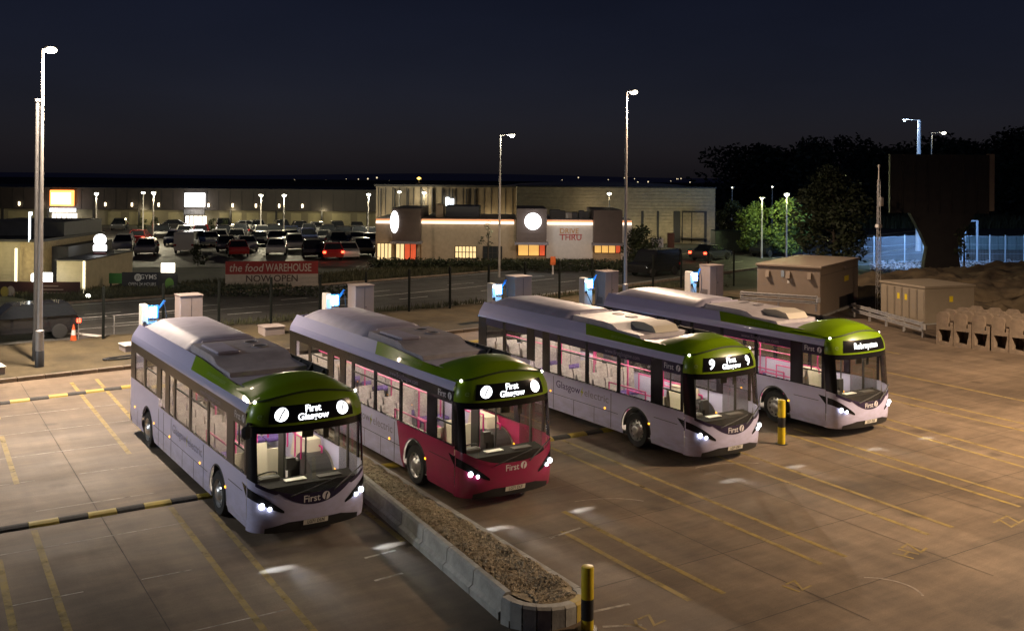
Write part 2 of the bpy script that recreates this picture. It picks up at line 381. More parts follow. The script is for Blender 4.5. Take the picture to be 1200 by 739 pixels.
# verge kerb of the road
for nm, A, dy in (('road_kerb', near, -.1), ('road_kerb', far, .1)):
    mb = MB()
    for p, q2 in zip(A[:-1], A[1:]):
        d = Vector((q2[0]-p[0], q2[1]-p[1])); nn = Vector((-d.y, d.x)).normalized()*.07
        a = Vector(p)+Vector((0,dy)); b = Vector(q2)+Vector((0,dy))
        mb.add([(a.x-nn.x,a.y-nn.y,-.05),(b.x-nn.x,b.y-nn.y,-.05),(b.x-nn.x,b.y-nn.y,.09),(a.x-nn.x,a.y-nn.y,.09),(a.x+nn.x,a.y+nn.y,-.05),(b.x+nn.x,b.y+nn.y,-.05),(b.x+nn.x,b.y+nn.y,.09),(a.x+nn.x,a.y+nn.y,.09)],
               [(0,1,2,3),(4,7,6,5),(3,2,6,7)])
    struct(mb, nm, KERB)
# dark planting strip between soil strip and road (right of the chargers)
# retail car park sheet
C = [at(u, 300, d) for u, d in ((-260,80),(452,80),(452,150),(-500,172))]
c2 = [gnd(-420,315),gnd(440,312),gnd(462,268),gnd(-420,268)]
sheet([(p.x,p.y) for p in c2], -.03, 'car_park', CARP)

# soil bank to the right
def bank_h(x, y):
    d = (x-49.2)+.25*(y-34)
    h = max(0, min(1, d/7.0)); h = h*h*(3-2*h)*1.25
    q = max(0, min(1, (x-47.6-.35*(y-38))/2.0)) if y > 38 else 1
    h *= max(0, min(1, (47-y)/5))
    k = min(1, h*2); h += k*(.42*mnoise.noise((x*.55,y*.5,1.3))+.24*mnoise.noise((x*1.5,y*1.4,4.1))+.12*mnoise.noise((x*4,y*4,7.7)))
    return h-.03
BANK = ground_mat('bank_soil', (.10,.075,.045), (.21,.155,.085), (1,1,1), .5, .35, .95, .7)
struct(MB().grid(lambda a, b: (46.5+28*a, 6+42*b, bank_h(46.5+28*a, 6+42*b)), 150, 190), 'soil_bank', BANK, None, 60)
# pale verge rubble lit by the digital board
# ================================================================== BUSES
LILAC = dirt(mat('lilac_paint', (.54,.53,.76), .30, coat=.35), (.54,.53,.76))
ROOFP = mat('roof_lilac', (.52,.49,.60), .42, var=.12, scale=2.5, bump=.05)
PODP = mat('pod_grey', (.54,.50,.62), .45, var=.12, scale=2)
HVACP = mat('hvac_grey', (.47,.43,.46), .5, var=.15, scale=3)
GREEN = mat('lime_green_paint', (.19,.315,.003), .3, coat=.25, spec=.35)
NAVY = mat('dark_violet_vinyl', (.028,.02,.055), .3, spec=.3)
BLACKG = mat('black_gloss_panel', (.010,.010,.012), .2, spec=.25)
BLACKP = mat('black_plastic', (.02,.02,.021), .5)
RUBBER = mat('tyre_rubber', (.016,.016,.016), .8, bump=.1)
RIMM = mat('steel_rim', (.55,.54,.52), .35, metal=.8, var=.15, scale=8)
MAGENTA = dirt(mat('magenta_paint', (.34,.014,.085), .27, coat=.4), (.34,.014,.085), (.10,.06,.05))
MAROON = mat('maroon_paint', (.12,.008,.03), .25, coat=.5)
GLS = glass('bus_glass', (.82,.82,.8))
WSG = glass('windscreen_glass', (.86,.87,.86))
PINK = mat('pink_rail', (.65,.05,.26), .35)
SEATM = mat('seat_fabric', (.42,.38,.40), .8, var=.25, scale=14)
SEATB = mat('seat_shell', (.52,.48,.44), .5)
PURP = mat('purple_seat_cover', (.10,.06,.25), .7, var=.3, scale=20)
CREAM = mat('cream_cab_panel', (.62,.56,.46), .6)
FLOORM = mat('bus_floor', (.26,.25,.24), .6, var=.2, scale=20)
CEILM = mat('bus_ceiling', (.7,.68,.64), .5)
STRIPL = emis('interior_light_strip', (1.0,.86,.66), BUS_IN)
LEDW = emis('white_led_sign', (.93,.97,1.0), 3.2)
HEADL = emis('headlamp_bulb', (.86,.93,1.0), 9)
MARKW = emis('white_marker_lamp', (1,.97,.85), 5)
AMBER = emis('amber_marker_lamp', (1.0,.42,.02), 3.5)
TAILR = emis('red_tail_lamp', (1.0,.03,.02), 2.0)
PLATE = mat('white_number_plate', (.7,.68,.6), .5)
WLET = mat('white_lettering', (.72,.70,.72), .5)
GLET = mat('green_lettering', (.30,.45,.10), .5)
DLET = mat('violet_lettering', (.07,.04,.16), .5)
YLET = mat('yellow_lettering', (.55,.55,.05), .5)
GRLET = mat('grey_lettering', (.24,.22,.30), .5)
BL = 11.2; ZS = 1.36; ZT = 2.60
def hwz(z): return 1.25 if z < 2.45 else 1.25-.17*((z-2.45)/.45)**1.6
def yfs(s, z):
    a = min(abs(s), .99999); y = .58*(1-(1-a**2.5)**(1/2.5))
    if z > 1.1: y += .12*((z-1.1)/1.3)
    if z < .62: y += .25*(.62-z)**2*2
    if z > 2.55: y += .35*(z-2.55)**2*2.5
    return y
def fpt(s, z, off=0.0):
    x = s*hwz(z); y = yfs(s, z)
    if off:
        e = 1e-3; s1 = max(-1, s-e); s2 = min(1, s+e)
        dx = (s2-s1)*hwz(z); dy = yfs(s2, z)-yfs(s1, z); L = math.hypot(dx, dy); x += off*dy/L; y -= off*dx/L
    return (x, y, z)
def fpatch(mb, s0, s1, zlo, zhi, nx, nz, off=0.0, ease=False):
    zl = zlo if callable(zlo) else (lambda s: zlo); zh = zhi if callable(zhi) else (lambda s: zhi)
    def fn(a, b):
        s = math.sin((a*2-1)*PI/2)*s1 if ease else s0+(s1-s0)*a
        return fpt(s, zl(s)+(zh(s)-zl(s))*b, off)
    return mb.grid(fn, nx, nz)
def fdisc(mb, s, z, r, off, n=18, rx=None):
    hx = hwz(z); c = fpt(s, z, off); vs = [c]
    for i in range(n):
        t = 2*PI*i/n; vs.append(fpt(s+(rx or r)*math.cos(t)/hx, z+r*math.sin(t), off))
    return mb.add(vs, [(0,1+i,1+(i+1)%n) for i in range(n)])
FA, RA, AR, WZ = 2.53, 8.95, .60, .49
def arch_cols(y0, y1, zb=.27):
    ys = {y0, y1}; n = max(2, int((y1-y0)/.5))
    for i in range(n+1): ys.add(y0+(y1-y0)*i/n)
    out = []
    for yc in (FA, RA):
        for i in range(25):
            t = PI*i/24; yy = yc-AR*math.cos(t)
            if y0 < yy < y1: ys.add(round(yy, 5))
    for y in sorted(ys):
        z = zb; inside = False
        for yc in (FA, RA):
            d = abs(y-yc)
            if d < AR-1e-4: z = max(zb, WZ+math.sqrt(AR*AR-d*d)); inside = True
            elif d < AR+1e-3:
                lo = [(y, zb), (y, WZ)] if y < yc else [(y, WZ), (y, zb)]
                out += lo; z = None; break
        if z is not None: out.append((y, z))
    return out
OFF_W = [(1.92,3.24),(3.37,4.70),(4.85,6.10),(6.26,6.69),(7.07,7.52),(7.95,9.20),(9.39,10.45)]
def sill(y): return ZS if y < 7.73 else 1.58
SEATMESH = {}
def seat_mesh():
    if 'm' not in SEATMESH:
        a = MB(); 
        for x in (-.22, .22):
            a.cbox(x-.2, x+.2, -.22, .22, .36, .46, .03)
        b = MB()
        for x in (-.22, .22):
            pr = [(.16,.42),(.24,.44),(.34,1.0),(.33,1.12),(.27,1.14),(.22,1.02)]
            b.prism(pr, x-.2, x+.2, 'x')
        c = MB().box(-.05,.05,-.05,.05,0,.36)
        SEATMESH['m'] = (a.mesh('seat_cushion', PURP), b.mesh('seat', SEATM, 40), c.mesh('seat_leg', BLACKP))
    return SEATMESH['m']
def wheel(parent, x, y, side, name='wheel'):
    t = MB(); s = side
    t.lathe([(.30,x-.0*s),(.44,x+.0*s),(.478,x+s*-.05),(.478,x-s*.22),(.44,x-s*.27),(.3,x-s*.27)], (0,y,WZ), 'x', 32, False)
    w_ = t.build('wheel', RUBBER, parent, 40)
    r = MB(); r.lathe([(.305,x+s*.002),(.29,x-s*.03),(.26,x-s*.06),(.20,x-s*.04),(.15,x+s*.0),(.13,x+s*.03),(.09,x+s*.05),(.002,x+s*.05)], (0,y,WZ), 'x', 28, False)
    r.build('rim', RIMM, w_, 35)
    nb = MB()
    for k in range(10):
        a = 2*PI*k/10; cy, cz = y+.19*math.cos(a), WZ+.19*math.sin(a)
        nb.cyl((x-s*.05,cy,cz),(x+s*.005,cy,cz), .018, n=6)
    nb.build('wheel_nut', RIMM, w_)['kind'] = 'stuff'
    hb = MB()
    for k in range(10):
        a = 2*PI*(k+.5)/10; cy, cz = y+.245*math.cos(a), WZ+.245*math.sin(a)
        hb.cyl((x-s*.07,cy,cz),(x-s*.044,cy,cz), .03, n=8)
    hb.build('rim_hole', BLACKP, w_)['kind'] = 'stuff'

def make_bus(label, bx, by, cfg):
    B = thing('bus', label, 'bus', (bx, by, 0), 0, 'single deck electric buses parked in the bays')
    body = cfg['body']; front = cfg['front']; band = cfg['band']
    def P(mb, name, m, sm=None, par=None): return mb.build(name, m, par or B, sm)
    # ---------- side panels, both sides
    for sd in (-1, 1):
        def cols(c, top, nz=5):
            mb = MB(); n = len(c)
            vs = []
            for (y, z0), (yt, zt) in zip(c, top):
                for j in range(nz+1):
                    f = j/nz; z = z0+(zt-z0)*f; yy = y+(yt-y)*f
                    xx = 1.25-(.05*((.42-z)/.15)**2 if z < .42 else 0)
                    vs.append((sd*xx, yy, z))
            mb.add(vs, [(i*(nz+1)+j,(i+1)*(nz+1)+j,(i+1)*(nz+1)+j+1,i*(nz+1)+j+1) for i in range(n-1) for j in range(nz)])
            return mb
        fc = arch_cols(.60, 3.2); ft = [(y if z > .3 or y < 3.19 else y, ZS) for y, z in fc]
        ft[-1] = (3.5, ZS); fc[-1] = (3.2, .27)
        P(cols(fc, ft), 'front_side_panel', front, 40)
        mc = arch_cols(3.2, 7.73); mt = [(y, ZS) for y, z in mc]; mt[0] = (3.5, ZS)
        mt = [(max(y, 3.5), z) for y, z in mt]
        P(cols(mc, mt), 'side_panel', body, 40)
        rc = arch_cols(7.73, 10.95); rtp = [(y, 1.58) for y, z in rc]
        P(cols(rc, rtp), 'rear_side_panel', cfg.get('rear', body), 40)
        # panel seams
        sm_ = MB()
        for y in (3.62, 6.45, 7.2, 7.72): sm_.box(sd*1.251, sd*1.2535, y-.01, y+.01, .32, 1.3)
        for y in (4.4, 5.4, 10.1): sm_.box(sd*1.251, sd*1.2535, y-.008, y+.008, .32, .76)
        sm_.box(sd*1.251, sd*1.2535, 3.3, 8.2, .765, .778)
        sm_.box(sd*1.251, sd*1.2535, .85, 1.78, .995, 1.01)
        P(sm_, 'panel_seam', BLACKP)
        # ---------- window band
        wins = OFF_W if sd < 0 else [(1.95,3.24),(3.37,4.70),(4.85,6.10),(6.26,7.52),(7.95,9.20),(9.39,10.45)]
        opens = [((.74,1.46) if sd < 0 else (.74,1.72))]+wins
        xg = 1.246
        mb = MB(); prev = .66
        for (a, b) in opens+[(10.95, 10.95)]:
            z0 = sill((prev+a)/2)
            if a > prev: P(MB().box(sd*(xg-.03), sd*(xg+.004), prev, a, z0-.0, ZT), 'window_pillar', band if sd < 0 else BLACKG)
            prev = b
        for (a, b) in opens:
            zb = sill((a+b)/2)+.03; z1 = 2.36 if a > 1 else 2.30
            if sd > 0 and a < 1: zb = .42
            P(MB().box(sd*(xg-.03), sd*(xg+.004), a, b, z1, ZT), 'window_band', cfg['band2'] if sd < 0 else BLACKG)
            if zb > 1: P(MB().box(sd*(xg-.03), sd*(xg+.004), a, b, zb-.03, zb), 'window_ledge', BLACKG)
        for k, (a, b) in enumerate(opens):
            zb = sill((a+b)/2)+.03; z1 = 2.36 if a > 1 else 2.30
            nm = 'window'
            if sd > 0 and a < 1: zb = .42; nm = 'door'
            mb = MB().box(sd*(xg-.018), sd*(xg-.012), a, b, zb, z1)
            wn = P(mb, nm, GLS)
            if nm == 'door':
                P(MB().box(sd*(xg-.04), sd*(xg), (a+b)/2-.03, (a+b)/2+.03, zb, z1).box(sd*(xg-.04), sd*xg, a, b, zb, zb+.06), 'door_frame', BLACKP, None, wn)
            elif a in (3.37, 4.85, 7.95) :
                P(MB().box(sd*(xg-.03), sd*(xg-.002), a, b, z1-.24, z1-.205), 'window_transom', BLACKP, None, wn)
            elif a < 1:
                P(MB().box(sd*(xg-.03), sd*(xg-.002), a, b, 1.82, 1.86).box(sd*(xg-.03), sd*(xg-.002), 1.13, 1.16, 1.86, z1), 'window_transom', BLACKP, None, wn)
        # ---------- cove
        def ct(y): return 2.90+.17*max(0, min(1, (y-1.6)/3.2))
        def cove(y, r):      # r 0..1 over the lilac strip, 1..2 over the upper strip
            zt = ct(y); q = max(0., min(1., (y-5.6)/.8))
            if r <= 1:
                z = ZT+.19*r; xx = 1.25-.045*r*r
            else:
                f = r-1; z = ZT+.19+(zt-ZT-.19)*f; xx = 1.205-.185*f
            fr = max(0, min(1, (y-.58)/1.1)); xx -= (1-fr)*.05*max(0, (z-2.6)/.3)
            return (sd*xx, y, z)
        mb = MB(); mb.grid(lambda a, b: cove(.68+(10.95-.68)*a, b), 30, 4)
        P(mb, 'cove_panel', cfg.get('cove', body), 50)
        mb = MB(); mb.grid(lambda a, b: cove(.62+a*((4.88+.25*b)-.62), 1+b), 24, 5)
        P(mb, 'green_cove_panel', GREEN, 50)
        mb = MB(); mb.grid(lambda a, b: cove((4.88+.25*b)+a*(10.95-(4.88+.25*b)), 1+b), 20, 5)
        P(mb, 'rear_cove_panel', body, 50)
        mb = MB(); mb.grid(lambda a, b: (sd*(1.02-.05*b), 1.7+a*4.5, ct(1.7+a*4.5)-.14*b*(1 if a < .98 else 1)), 16, 1)
        P(mb, 'roof_edge', ROOFP)
        # amber side markers
        for y, z in ((1.98,.78),(3.9,.82),(6.6,.82),(8.2,.82),(10.4,.82)):
            P(MB().sphere((sd*1.254,y,z), .028, 8, 5, (.5,1.4,1)), 'side_marker', AMBER)
    # ---------- rear end
    mb = MB()
    def rear(a, b):
        t = (a*2-1)*PI/2; s = math.sin(t); z = .3+2.75*b; hw = 1.25 if z < 2.6 else 1.25-.25*((z-2.6)/.45)
        return (hw*(abs(s)**.6*(1 if s > 0 else -1)), 10.95+.25*(1-abs(s)**5)-.35*max(0, z-2.3)**2, z)
    P(mb.grid(rear, 24, 16), 'rear_panel', cfg.get('rear', body), 50)
    P(MB().box(-.9,.9,11.19,11.21,1.5,2.3), 'rear_window', BLACKG)
    for sx in (-1,1): P(MB().box(sx*1.0-.06,sx*1.0+.06,11.17,11.215,.75,1.25), 'tail_light', TAILR)
    # ---------- roof
    P(MB().grid(lambda a, b: (-1.0+2*a, 1.6+b*9.2, 2.94), 6, 12), 'roof', ROOFP)
    # rear battery pod
    mb = MB()
    def pod(a, b):
        y = 5.95+4.95*a; e = min(1, (a)/.05); e2 = min(1, (1-a)/.16); k = min(e, e2**.7 if e2 > 0 else 0)
        pr = [(-1.03,2.93),(-1.0,3.06),(-.86,3.16),(-.66,3.27),(-.56,3.30),(0,3.32),(.56,3.30),(.66,3.27),(.86,3.16),(1.0,3.06),(1.03,2.93)]
        x, z = pr[round(b*10)]
        return (x*(.96+.04*k), y, 2.93+(z-2.93)*(.25+.75*k))
    mb.grid(pod, 28, 10)
    pd = P(mb, 'battery_pod', PODP, 35)
    P(MB().prism([(-1.0,2.93),(-.62,3.26),(.62,3.26),(1.0,2.93)], 5.93, 5.97, 'y'), 'pod_end', PODP, None, pd)
    # roof unit in the middle with two fans
    mb = MB().prism([(2.7,2.93),(2.78,3.03),(3.75,3.06),(4.0,3.18),(4.3,3.21),(5.86,3.23),(6.0,2.93)], -.93, .88, 'x')
    hv = P(mb, 'roof_unit', HVACP, 30)
    P(MB().cbox(-.80,-.25,4.15,5.5,3.20,3.27,.03) if cfg['cowl'] is PODP else MB().prism([(2.85,3.02),(3.0,3.2),(3.4,3.27),(3.9,3.24),(4.1,3.1),(4.1,3.02)], -.25, .62, 'x'), 'roof_unit_cowl', cfg['cowl'], 30, hv)
    for y in (4.75, 5.4):
        P(MB().lathe([(.19,3.215),(.2,3.24),(.16,3.245),(.15,3.225)], (.42,y,0), 'z', 20), 'fan_ring', HVACP, 30, hv)
        P(MB().cyl((.42,y,3.22),(.42,y,3.232), .155, n=20), 'fan', BLACKP, None, hv)
    rr = P(MB().box(.93,.98,1.75,5.9,2.94,3.10), 'roof_rail', BLACKP)
    for y in (1.9,2.6,3.3,4.0,4.7): P(MB().prism([(.80,2.94),(.93,2.94),(.93,3.12)], y-.04, y+.04, 'y'), 'rail_bracket', BLACKP, None, rr)
    # ---------- front
    FW = lambda s: .98+.34*abs(s)**2.4                  # windscreen foot
    FBOT = lambda s: .27
    P(fpatch(MB(), -1, 1, FBOT, FW, 56, 14, 0, True), 'front_panel', front, 50)
    P(fpatch(MB(), -.93, .93, lambda s: .985-.205*max(0, 1-(abs(s)/.62)**2)**1.0+.30*abs(s)**2.2-.012 if abs(s) < .62 else FW(s)-.055-.001, lambda s: FW(s)+.02, 40, 5, .006), 'front_mask', cfg['mask'], 50)
    P(fpatch(MB(), -.80, .80, .262, lambda s: .47-.10*max(0, (abs(s)-.45)/.35), 32, 3, .006), 'lower_grille', BLACKP, 50)
    P(fpatch(MB(), -.21, .21, .37, .475, 8, 1, .03), 'number_plate', PLATE)
    mb = MB(); text_on(mb, cfg['plate'], .10, lambda a, b: fpt(a/1.25, .422+b, .034), .01, .36); P(mb, 'plate_lettering', BLACKP)
    for sd in (-1, 1):
        def lo(s): a = abs(s); return .66+.30*((a-.50)/.5)**1.3 if a > .5 else .66
        def hi(s): a = abs(s); return .68+.47*((a-.50)/.5)**.9 if a > .5 else .68
        hl = P(fpatch(MB(), sd*.52, sd*.999, lo, hi, 18, 5, .008), 'headlight', BLACKG, 50)
        # wrap onto the side
        P(MB().prism([(.60,.955),(.60,1.155),(.86,1.18)], sd*1.2505, sd*1.256, 'x'), 'headlight_side', BLACKG, None, hl)
        for s, z, r in ((.845,.83,.062),(.735,.775,.042)):
            p = fpt(sd*s, z, .03); P(MB().sphere(p, r, 12, 8, (1,.6,1)), 'headlamp', HEADL, 60, hl)
        p = fpt(sd*.845, .83, .10)
        light('SPOT', 'headlamp_beam', B, p, HEADP, (.86,.93,1.0), .02, (sd*.04, -1.12, -.83), math.radians(13), 1.0, (2.6,.62))
        light('SPOT', 'headlamp_spill', B, fpt(sd*.735, .775, .09), HEADP*.34, (.86,.93,1.0), .03, (.10, -1.5, -.62), math.radians(30), 1.0, (.7,1.5))
        # marker lamps on the brow
        p = fpt(sd*.965, 2.83, .02); P(MB().sphere(p, .036, 10, 6), 'marker_lamp', MARKW, 60)
        # pillars beside the windscreen
        P(fpatch(MB(), sd*.90, sd*1.0, lambda s: FW(s), 2.34, 8, 10, .003), 'windscreen_pillar', cfg.get('pillar', BLACKG), 50)
    P(fpatch(MB(), -1, 1, 2.24, 2.38, 48, 2, .002, True), 'windscreen_header', BLACKG, 50)
    P(fpatch(MB(), -.90, .90, FW, 2.25, 30, 10, 0), 'windscreen', WSG, 50)
    # dome
    BROW = lambda s: 2.83+.17*(1-abs(s)**2)
    P(fpatch(MB(), -1, 1, 2.36, BROW, 56, 8, 0, True), 'dome_front', GREEN, 50)
    P(fpatch(MB(), -1, 1, lambda s: BROW(s)-.025, lambda s: BROW(s)+.012, 48, 1, .012, True), 'brow_groove', mat('dark_green_groove', (.035,.06,.008), .5), 50)
    def hood(a, b):
        s = math.sin((b*2-1)*PI/2); zb = BROW(s); y0 = yfs(s, zb); x0 = s*hwz(min(zb, 2.9))
        t = a; y = y0+(1.95-y0)*t; wd = 1-.03*t
        cr = 2.99+.25*math.sin(PI*min(1, t*.62+.12))*1.0 - .10*max(0, t-.55)/.45
        ed = 2.83+.06*t
        z = ed+(cr-ed)*(1-abs(s)**2.4) if t > 0 else zb
        k = min(1, t/.18); z = zb*(1-k)+z*k
        return (x0*wd, y, z)
    P(MB().grid(hood, 20, 32), 'dome', GREEN, 60)
    P(fpatch(MB(), -1, 1, 2.83, 2.84, 4, 1, .002), 'dome_trim', GREEN)
    # destination display
    ds = P(fpatch(MB(), -.74, .72, 2.43, 2.77, 24, 3, .008), 'destination_display', BLACKG, 50)
    if cfg['dest'] == 'logo':
        for sx in (-.55, .52):
            P(fdisc(MB(), sx, 2.605, .135, .014), 'display_roundel', LEDW, None, ds)
            mb = MB(); mb.add([fpt(sx+u/1.1, 2.605+v, .018) for u, v in ((-.05,-.10),(-.025,-.11),(.02,.02),(.07,.10),(.04,.11),(-.005,.03))], [(0,1,2,3,4,5)]); P(mb, 'display_stroke', mat('pale_stroke', (.45,.42,.44), .5), None, ds)
        mb = MB(); text_on(mb, 'First', .19, lambda a, b: fpt((a-.02)/1.2, 2.675+b, .014), .016); text_on(mb, 'Glasgow', .185, lambda a, b: fpt((a-.02)/1.2, 2.525+b, .014), .018); P(mb, 'display_lettering', LEDW, None, ds)
    elif cfg['dest'] == 'nine':
        mb = MB()
        for sx in (-.55, .50): text_on(mb, '9', .34, lambda a, b, sx=sx: fpt(sx+a/1.15, 2.60+b, .014), .022)
        text_on(mb, 'First', .19, lambda a, b: fpt((a-.03)/1.2, 2.675+b, .014), .016); text_on(mb, 'Glasgow', .185, lambda a, b: fpt((a-.03)/1.2, 2.525+b, .014), .018); P(mb, 'display_lettering', LEDW, None, ds)
    else:
        mb = MB(); text_on(mb, 'Robroyston', .235, lambda a, b: fpt((a-.05)/1.2, 2.60+b, .014), .016, .98); P(mb, 'display_lettering', LEDW, None, ds)
    # pale badge on the dome
    P(fdisc(MB(), .86, 2.60, .09, .004), 'dome_badge', mat('badge_green', (.22,.30,.06), .4))
    mb = MB(); text_on(mb, 'e', .2, lambda a, b: fpt(-.87+a/1.2, 2.58+b, .004)); P(mb, 'dome_lettering', GLET)
    # First + roundel on the mask
    mb = MB(); text_on(mb, 'First', .20, lambda a, b: fpt((a-.09)/1.25, .885+b, .011), .010); P(mb, 'front_lettering', WLET)
    def roundel(mb, fn, r):
        n = 16; vs = [fn(r*math.cos(2*PI*i/n), r*math.sin(2*PI*i/n)) for i in range(n)]
        return mb.add(vs, [tuple(range(n))])
    def stroke(mb, fn, r):
        return mb.add([fn(u*r, v*r) for u, v in ((-.35,-.9),(.0,-.95),(.18,.1),(.55,.55),(.2,.8),(-.15,.3))], [(0,1,2,3,4,5)])
    rd = P(roundel(MB(), lambda a, b: fpt((.22+a)/1.25, .90+b, .011), .085), 'front_roundel', WLET)
    P(stroke(MB(), lambda a, b: fpt((.22+a)/1.25, .90+b, .014), .085), 'roundel_stroke', cfg['mask'], None, rd)
    # wipers
    for s0, z0, s1, z1 in ((-.42,.99,.35,1.22),(.30,.98,.86,1.34)):
        a = fpt(s0, z0, .03); b = fpt(s1, z1, .035); P(MB().tube([a, tuple((Vector(a)+Vector(b))/2+Vector((0,-.01,.0))), b], .014, 6), 'wiper', BLACKP)
    # mirrors
    if cfg.get('mirror'):
        o = P(MB().tube([(-1.16,.50,2.40),(-1.30,.40,2.46),(-1.32,.36,2.38)], .03, 6), 'mirror_arm', BLACKP)
        P(MB().cbox(-1.43, -1.23, .30, .44, 2.16, 2.42, .05), 'mirror', BLACKP, None, o)
    # ---------- side lettering (both sides)
    for sd in (-1, 1):
        X = sd*1.2545; sg = 1 if sd > 0 else -1
        S = lambda yc, zc, X=X, sg=sg: (lambda a, b: (X, yc+sg*a, zc+b))
        mb = MB(); text_on(mb, 'Glasgow', .30, S(5.70 if sd < 0 else 4.34, 1.09), .006, 1.22); P(mb, 'side_lettering', cfg['slet'])
        mb = MB(); text_on(mb, 'electric', .30, S(4.30 if sd < 0 else 5.74, 1.08), .002, 1.14); P(mb, 'side_lettering', GRLET)
        mb = MB(); f = S(4.99 if sd < 0 else 5.05, 1.07); mb.add([f(u, v) for u, v in ((.05,.16),(-.07,-.01),(0,-.01),(-.05,-.16),(.07,.02),(.0,.02))], [(0,1,2),(3,4,5)] ); mb.add([f(u, v) for u, v in ((.05,.16),(-.07,-.02),(-.01,-.02),(-.05,-.16),(.07,.03),(.01,.03))], [(0,1,2,5),(2,3,4,5)]); P(mb, 'bolt_symbol', YLET)
        mb = MB(); text_on(mb, 'www.firstglasgow.com', .17, S(3.15, 2.475)); P(mb, 'band_lettering', cfg['wlet'])
        mb = MB(); text_on(mb, 'First', .21, S(1.20 if sd < 0 else 1.05, 2.46), .008); P(mb, 'band_lettering', WLET)
        f = S(.83 if sd < 0 else 1.42, 2.465)
        rd = P(roundel(MB(), f, .085), 'side_roundel', WLET)
        f2 = lambda a, b, f=f, sd=sd: (f(a, b)[0]+sd*.003, f(a, b)[1], f(a, b)[2])
        P(stroke(MB(), f2, .085), 'roundel_stroke', NAVY, None, rd)
    mb = MB(); text_on(mb, 'zero emission electric', .155, lambda a, b: (-(1.12-.6*b)-.008, 3.1-a, 2.90+b*.8)); P(mb, 'cove_lettering', GLET)
    # ---------- wheels, arches, underbody
    for sd in (-1, 1):
        for yc in (FA, RA):
            wheel(B, sd*1.235, yc, sd)
            mb = MB(); mb.grid(lambda a, b: (sd*(1.2-.5*b), yc-AR*math.cos(PI*a), WZ+AR*math.sin(PI*a)), 16, 1)
            mb.add([(sd*.7, yc-AR*math.cos(PI*i/16), WZ+AR*math.sin(PI*i/16)) for i in range(17)], [tuple(range(17))])
            P(mb, 'wheel_arch', BLACKP)
            mb = MB(); mb.grid(lambda a, b: (sd*(1.252+.012*(b < .5)), yc-(AR+.035*b)*math.cos(PI*a), WZ+(AR+.035*b)*math.sin(PI*a)), 20, 1); P(mb, 'arch_trim', BLACKP)
    P(MB().box(-1.15,1.15,.75,10.9,.26,.31), 'underbody', BLACKP)
    # ---------- interior
    P(MB().box(-1.2,1.2,.75,7.6,.36,.38).box(-1.2,1.2,7.6,10.9,.70,.72).box(-1.2,1.2,7.58,7.6,.36,.72), 'floor', FLOORM)
    P(MB().box(-1.18,1.18,.78,10.9,2.50,2.53), 'ceiling', CEILM)
    P(MB().cbox(-.95,-.45,.62,.90,2.40,2.44,.008), 'added_cab_light', STRIPL)  # unseen lamp, added to brighten the driver's seat
    for x in (-.62, .62): P(MB().box(x-.05,x+.05,1.2,10.6,2.475,2.497), 'light_strip', STRIPL)
    cu, bk, lg = seat_mesh()
    rows = [(-.74,4.3,0),(-.74,5.1,0),(-.74,5.9,0),(-.74,6.7,0),(.74,5.3,0),(.74,6.1,0),(.74,6.9,0)]+[(x,y,.34) for x in (-.74,.74) for y in (8.1,8.9,9.7,10.35)]
    for x, y, dz in rows:
        o = put('seat', bk, B, (x,y,.38+dz)); c = put('seat_cushion', cu, o); put('seat_leg', lg, o)
    rl = []
    for x, y in ((-.42,3.9),(.42,3.3),(-.42,5.5),(.42,4.9),(-.42,7.2),(.42,6.5),(.42,2.3)):
        P(MB().cyl((x,y,.38),(x,y,2.5), .022, n=8), 'grab_pole', PINK)
    for y0, y1, z, x in ((2.3,3.9,1.25,-1.1),(2.3,3.9,1.55,-1.1),(2.2,3.7,1.0,-.55),(2.2,3.7,1.3,-.55),(2.4,4.6,1.2,1.1),(2.4,4.6,1.5,.6)):
        P(MB().tube([(x,y0,z-.5),(x,y0,z),(x,y1,z),(x,y1,z-.5)], .022, 8), 'handrail', PINK)
    P(MB().cyl((-.5,2.4,1.98),(-.5,10.4,1.98), .018, n=6).cyl((.5,2.4,1.98),(.5,10.4,1.98), .018, n=6), 'ceiling_rail', PINK)
    P(MB().box(-1.18,-.2,1.62,1.66,.38,1.55).prism([(1.66,.38),(2.2,.38),(1.66,1.5)], -1.1, -1.06, 'x'), 'cab_partition', CREAM)
    P(MB().prism([(2.4,.8),(3.6,.8),(3.4,1.35),(2.6,1.35)], .80, 1.15, 'x'), 'luggage_bay', CREAM)
    P(MB().box(-.22,-.17,1.3,1.62,.38,2.2), 'cab_post', BLACKP)
    st = P(MB().cbox(-.98,-.52,.98,1.42,.82,.94,.04), 'driver_seat', CREAM)
    P(MB().prism([(1.38,.9),(1.50,.9),(1.60,1.52),(1.58,1.72),(1.50,1.74),(1.45,1.5)], -.98, -.52, 'x'), 'seat_back', CREAM, 40, st)
    P(MB().prism([(.30,.9),(.98,.8),(.98,1.02),(.74,1.16),(.36,1.10)], -1.1, 1.02, 'x'), 'dashboard', mat('matt_black_dash', (.009,.009,.009), .75, spec=.2, var=.3, scale=12), 30)
    P(MB().cbox(-.98,-.50,.66,.86,1.10,1.24,.03).box(.25,.75,.45,.7,1.12,1.145), 'dash_binnacle', mat('dash_grey', (.05,.048,.045), .6))
    P(MB().box(-.45,.0,.5,.72,1.135,1.15), 'dash_paper', CEILM)
    sw = MB()
    for i in range(16):
        a, b = 2*PI*i/16, 2*PI*(i+1)/16
        q = lambda t: (-.74+.22*math.cos(t), .86+.16*math.sin(t), 1.22+.12*math.sin(t)*-1)
        sw.cyl(q(a), q(b), .016, n=6)
    sw.cyl((-.74,.86,1.22),(-.74,.72,1.0), .03); P(sw, 'steering_wheel', BLACKP)
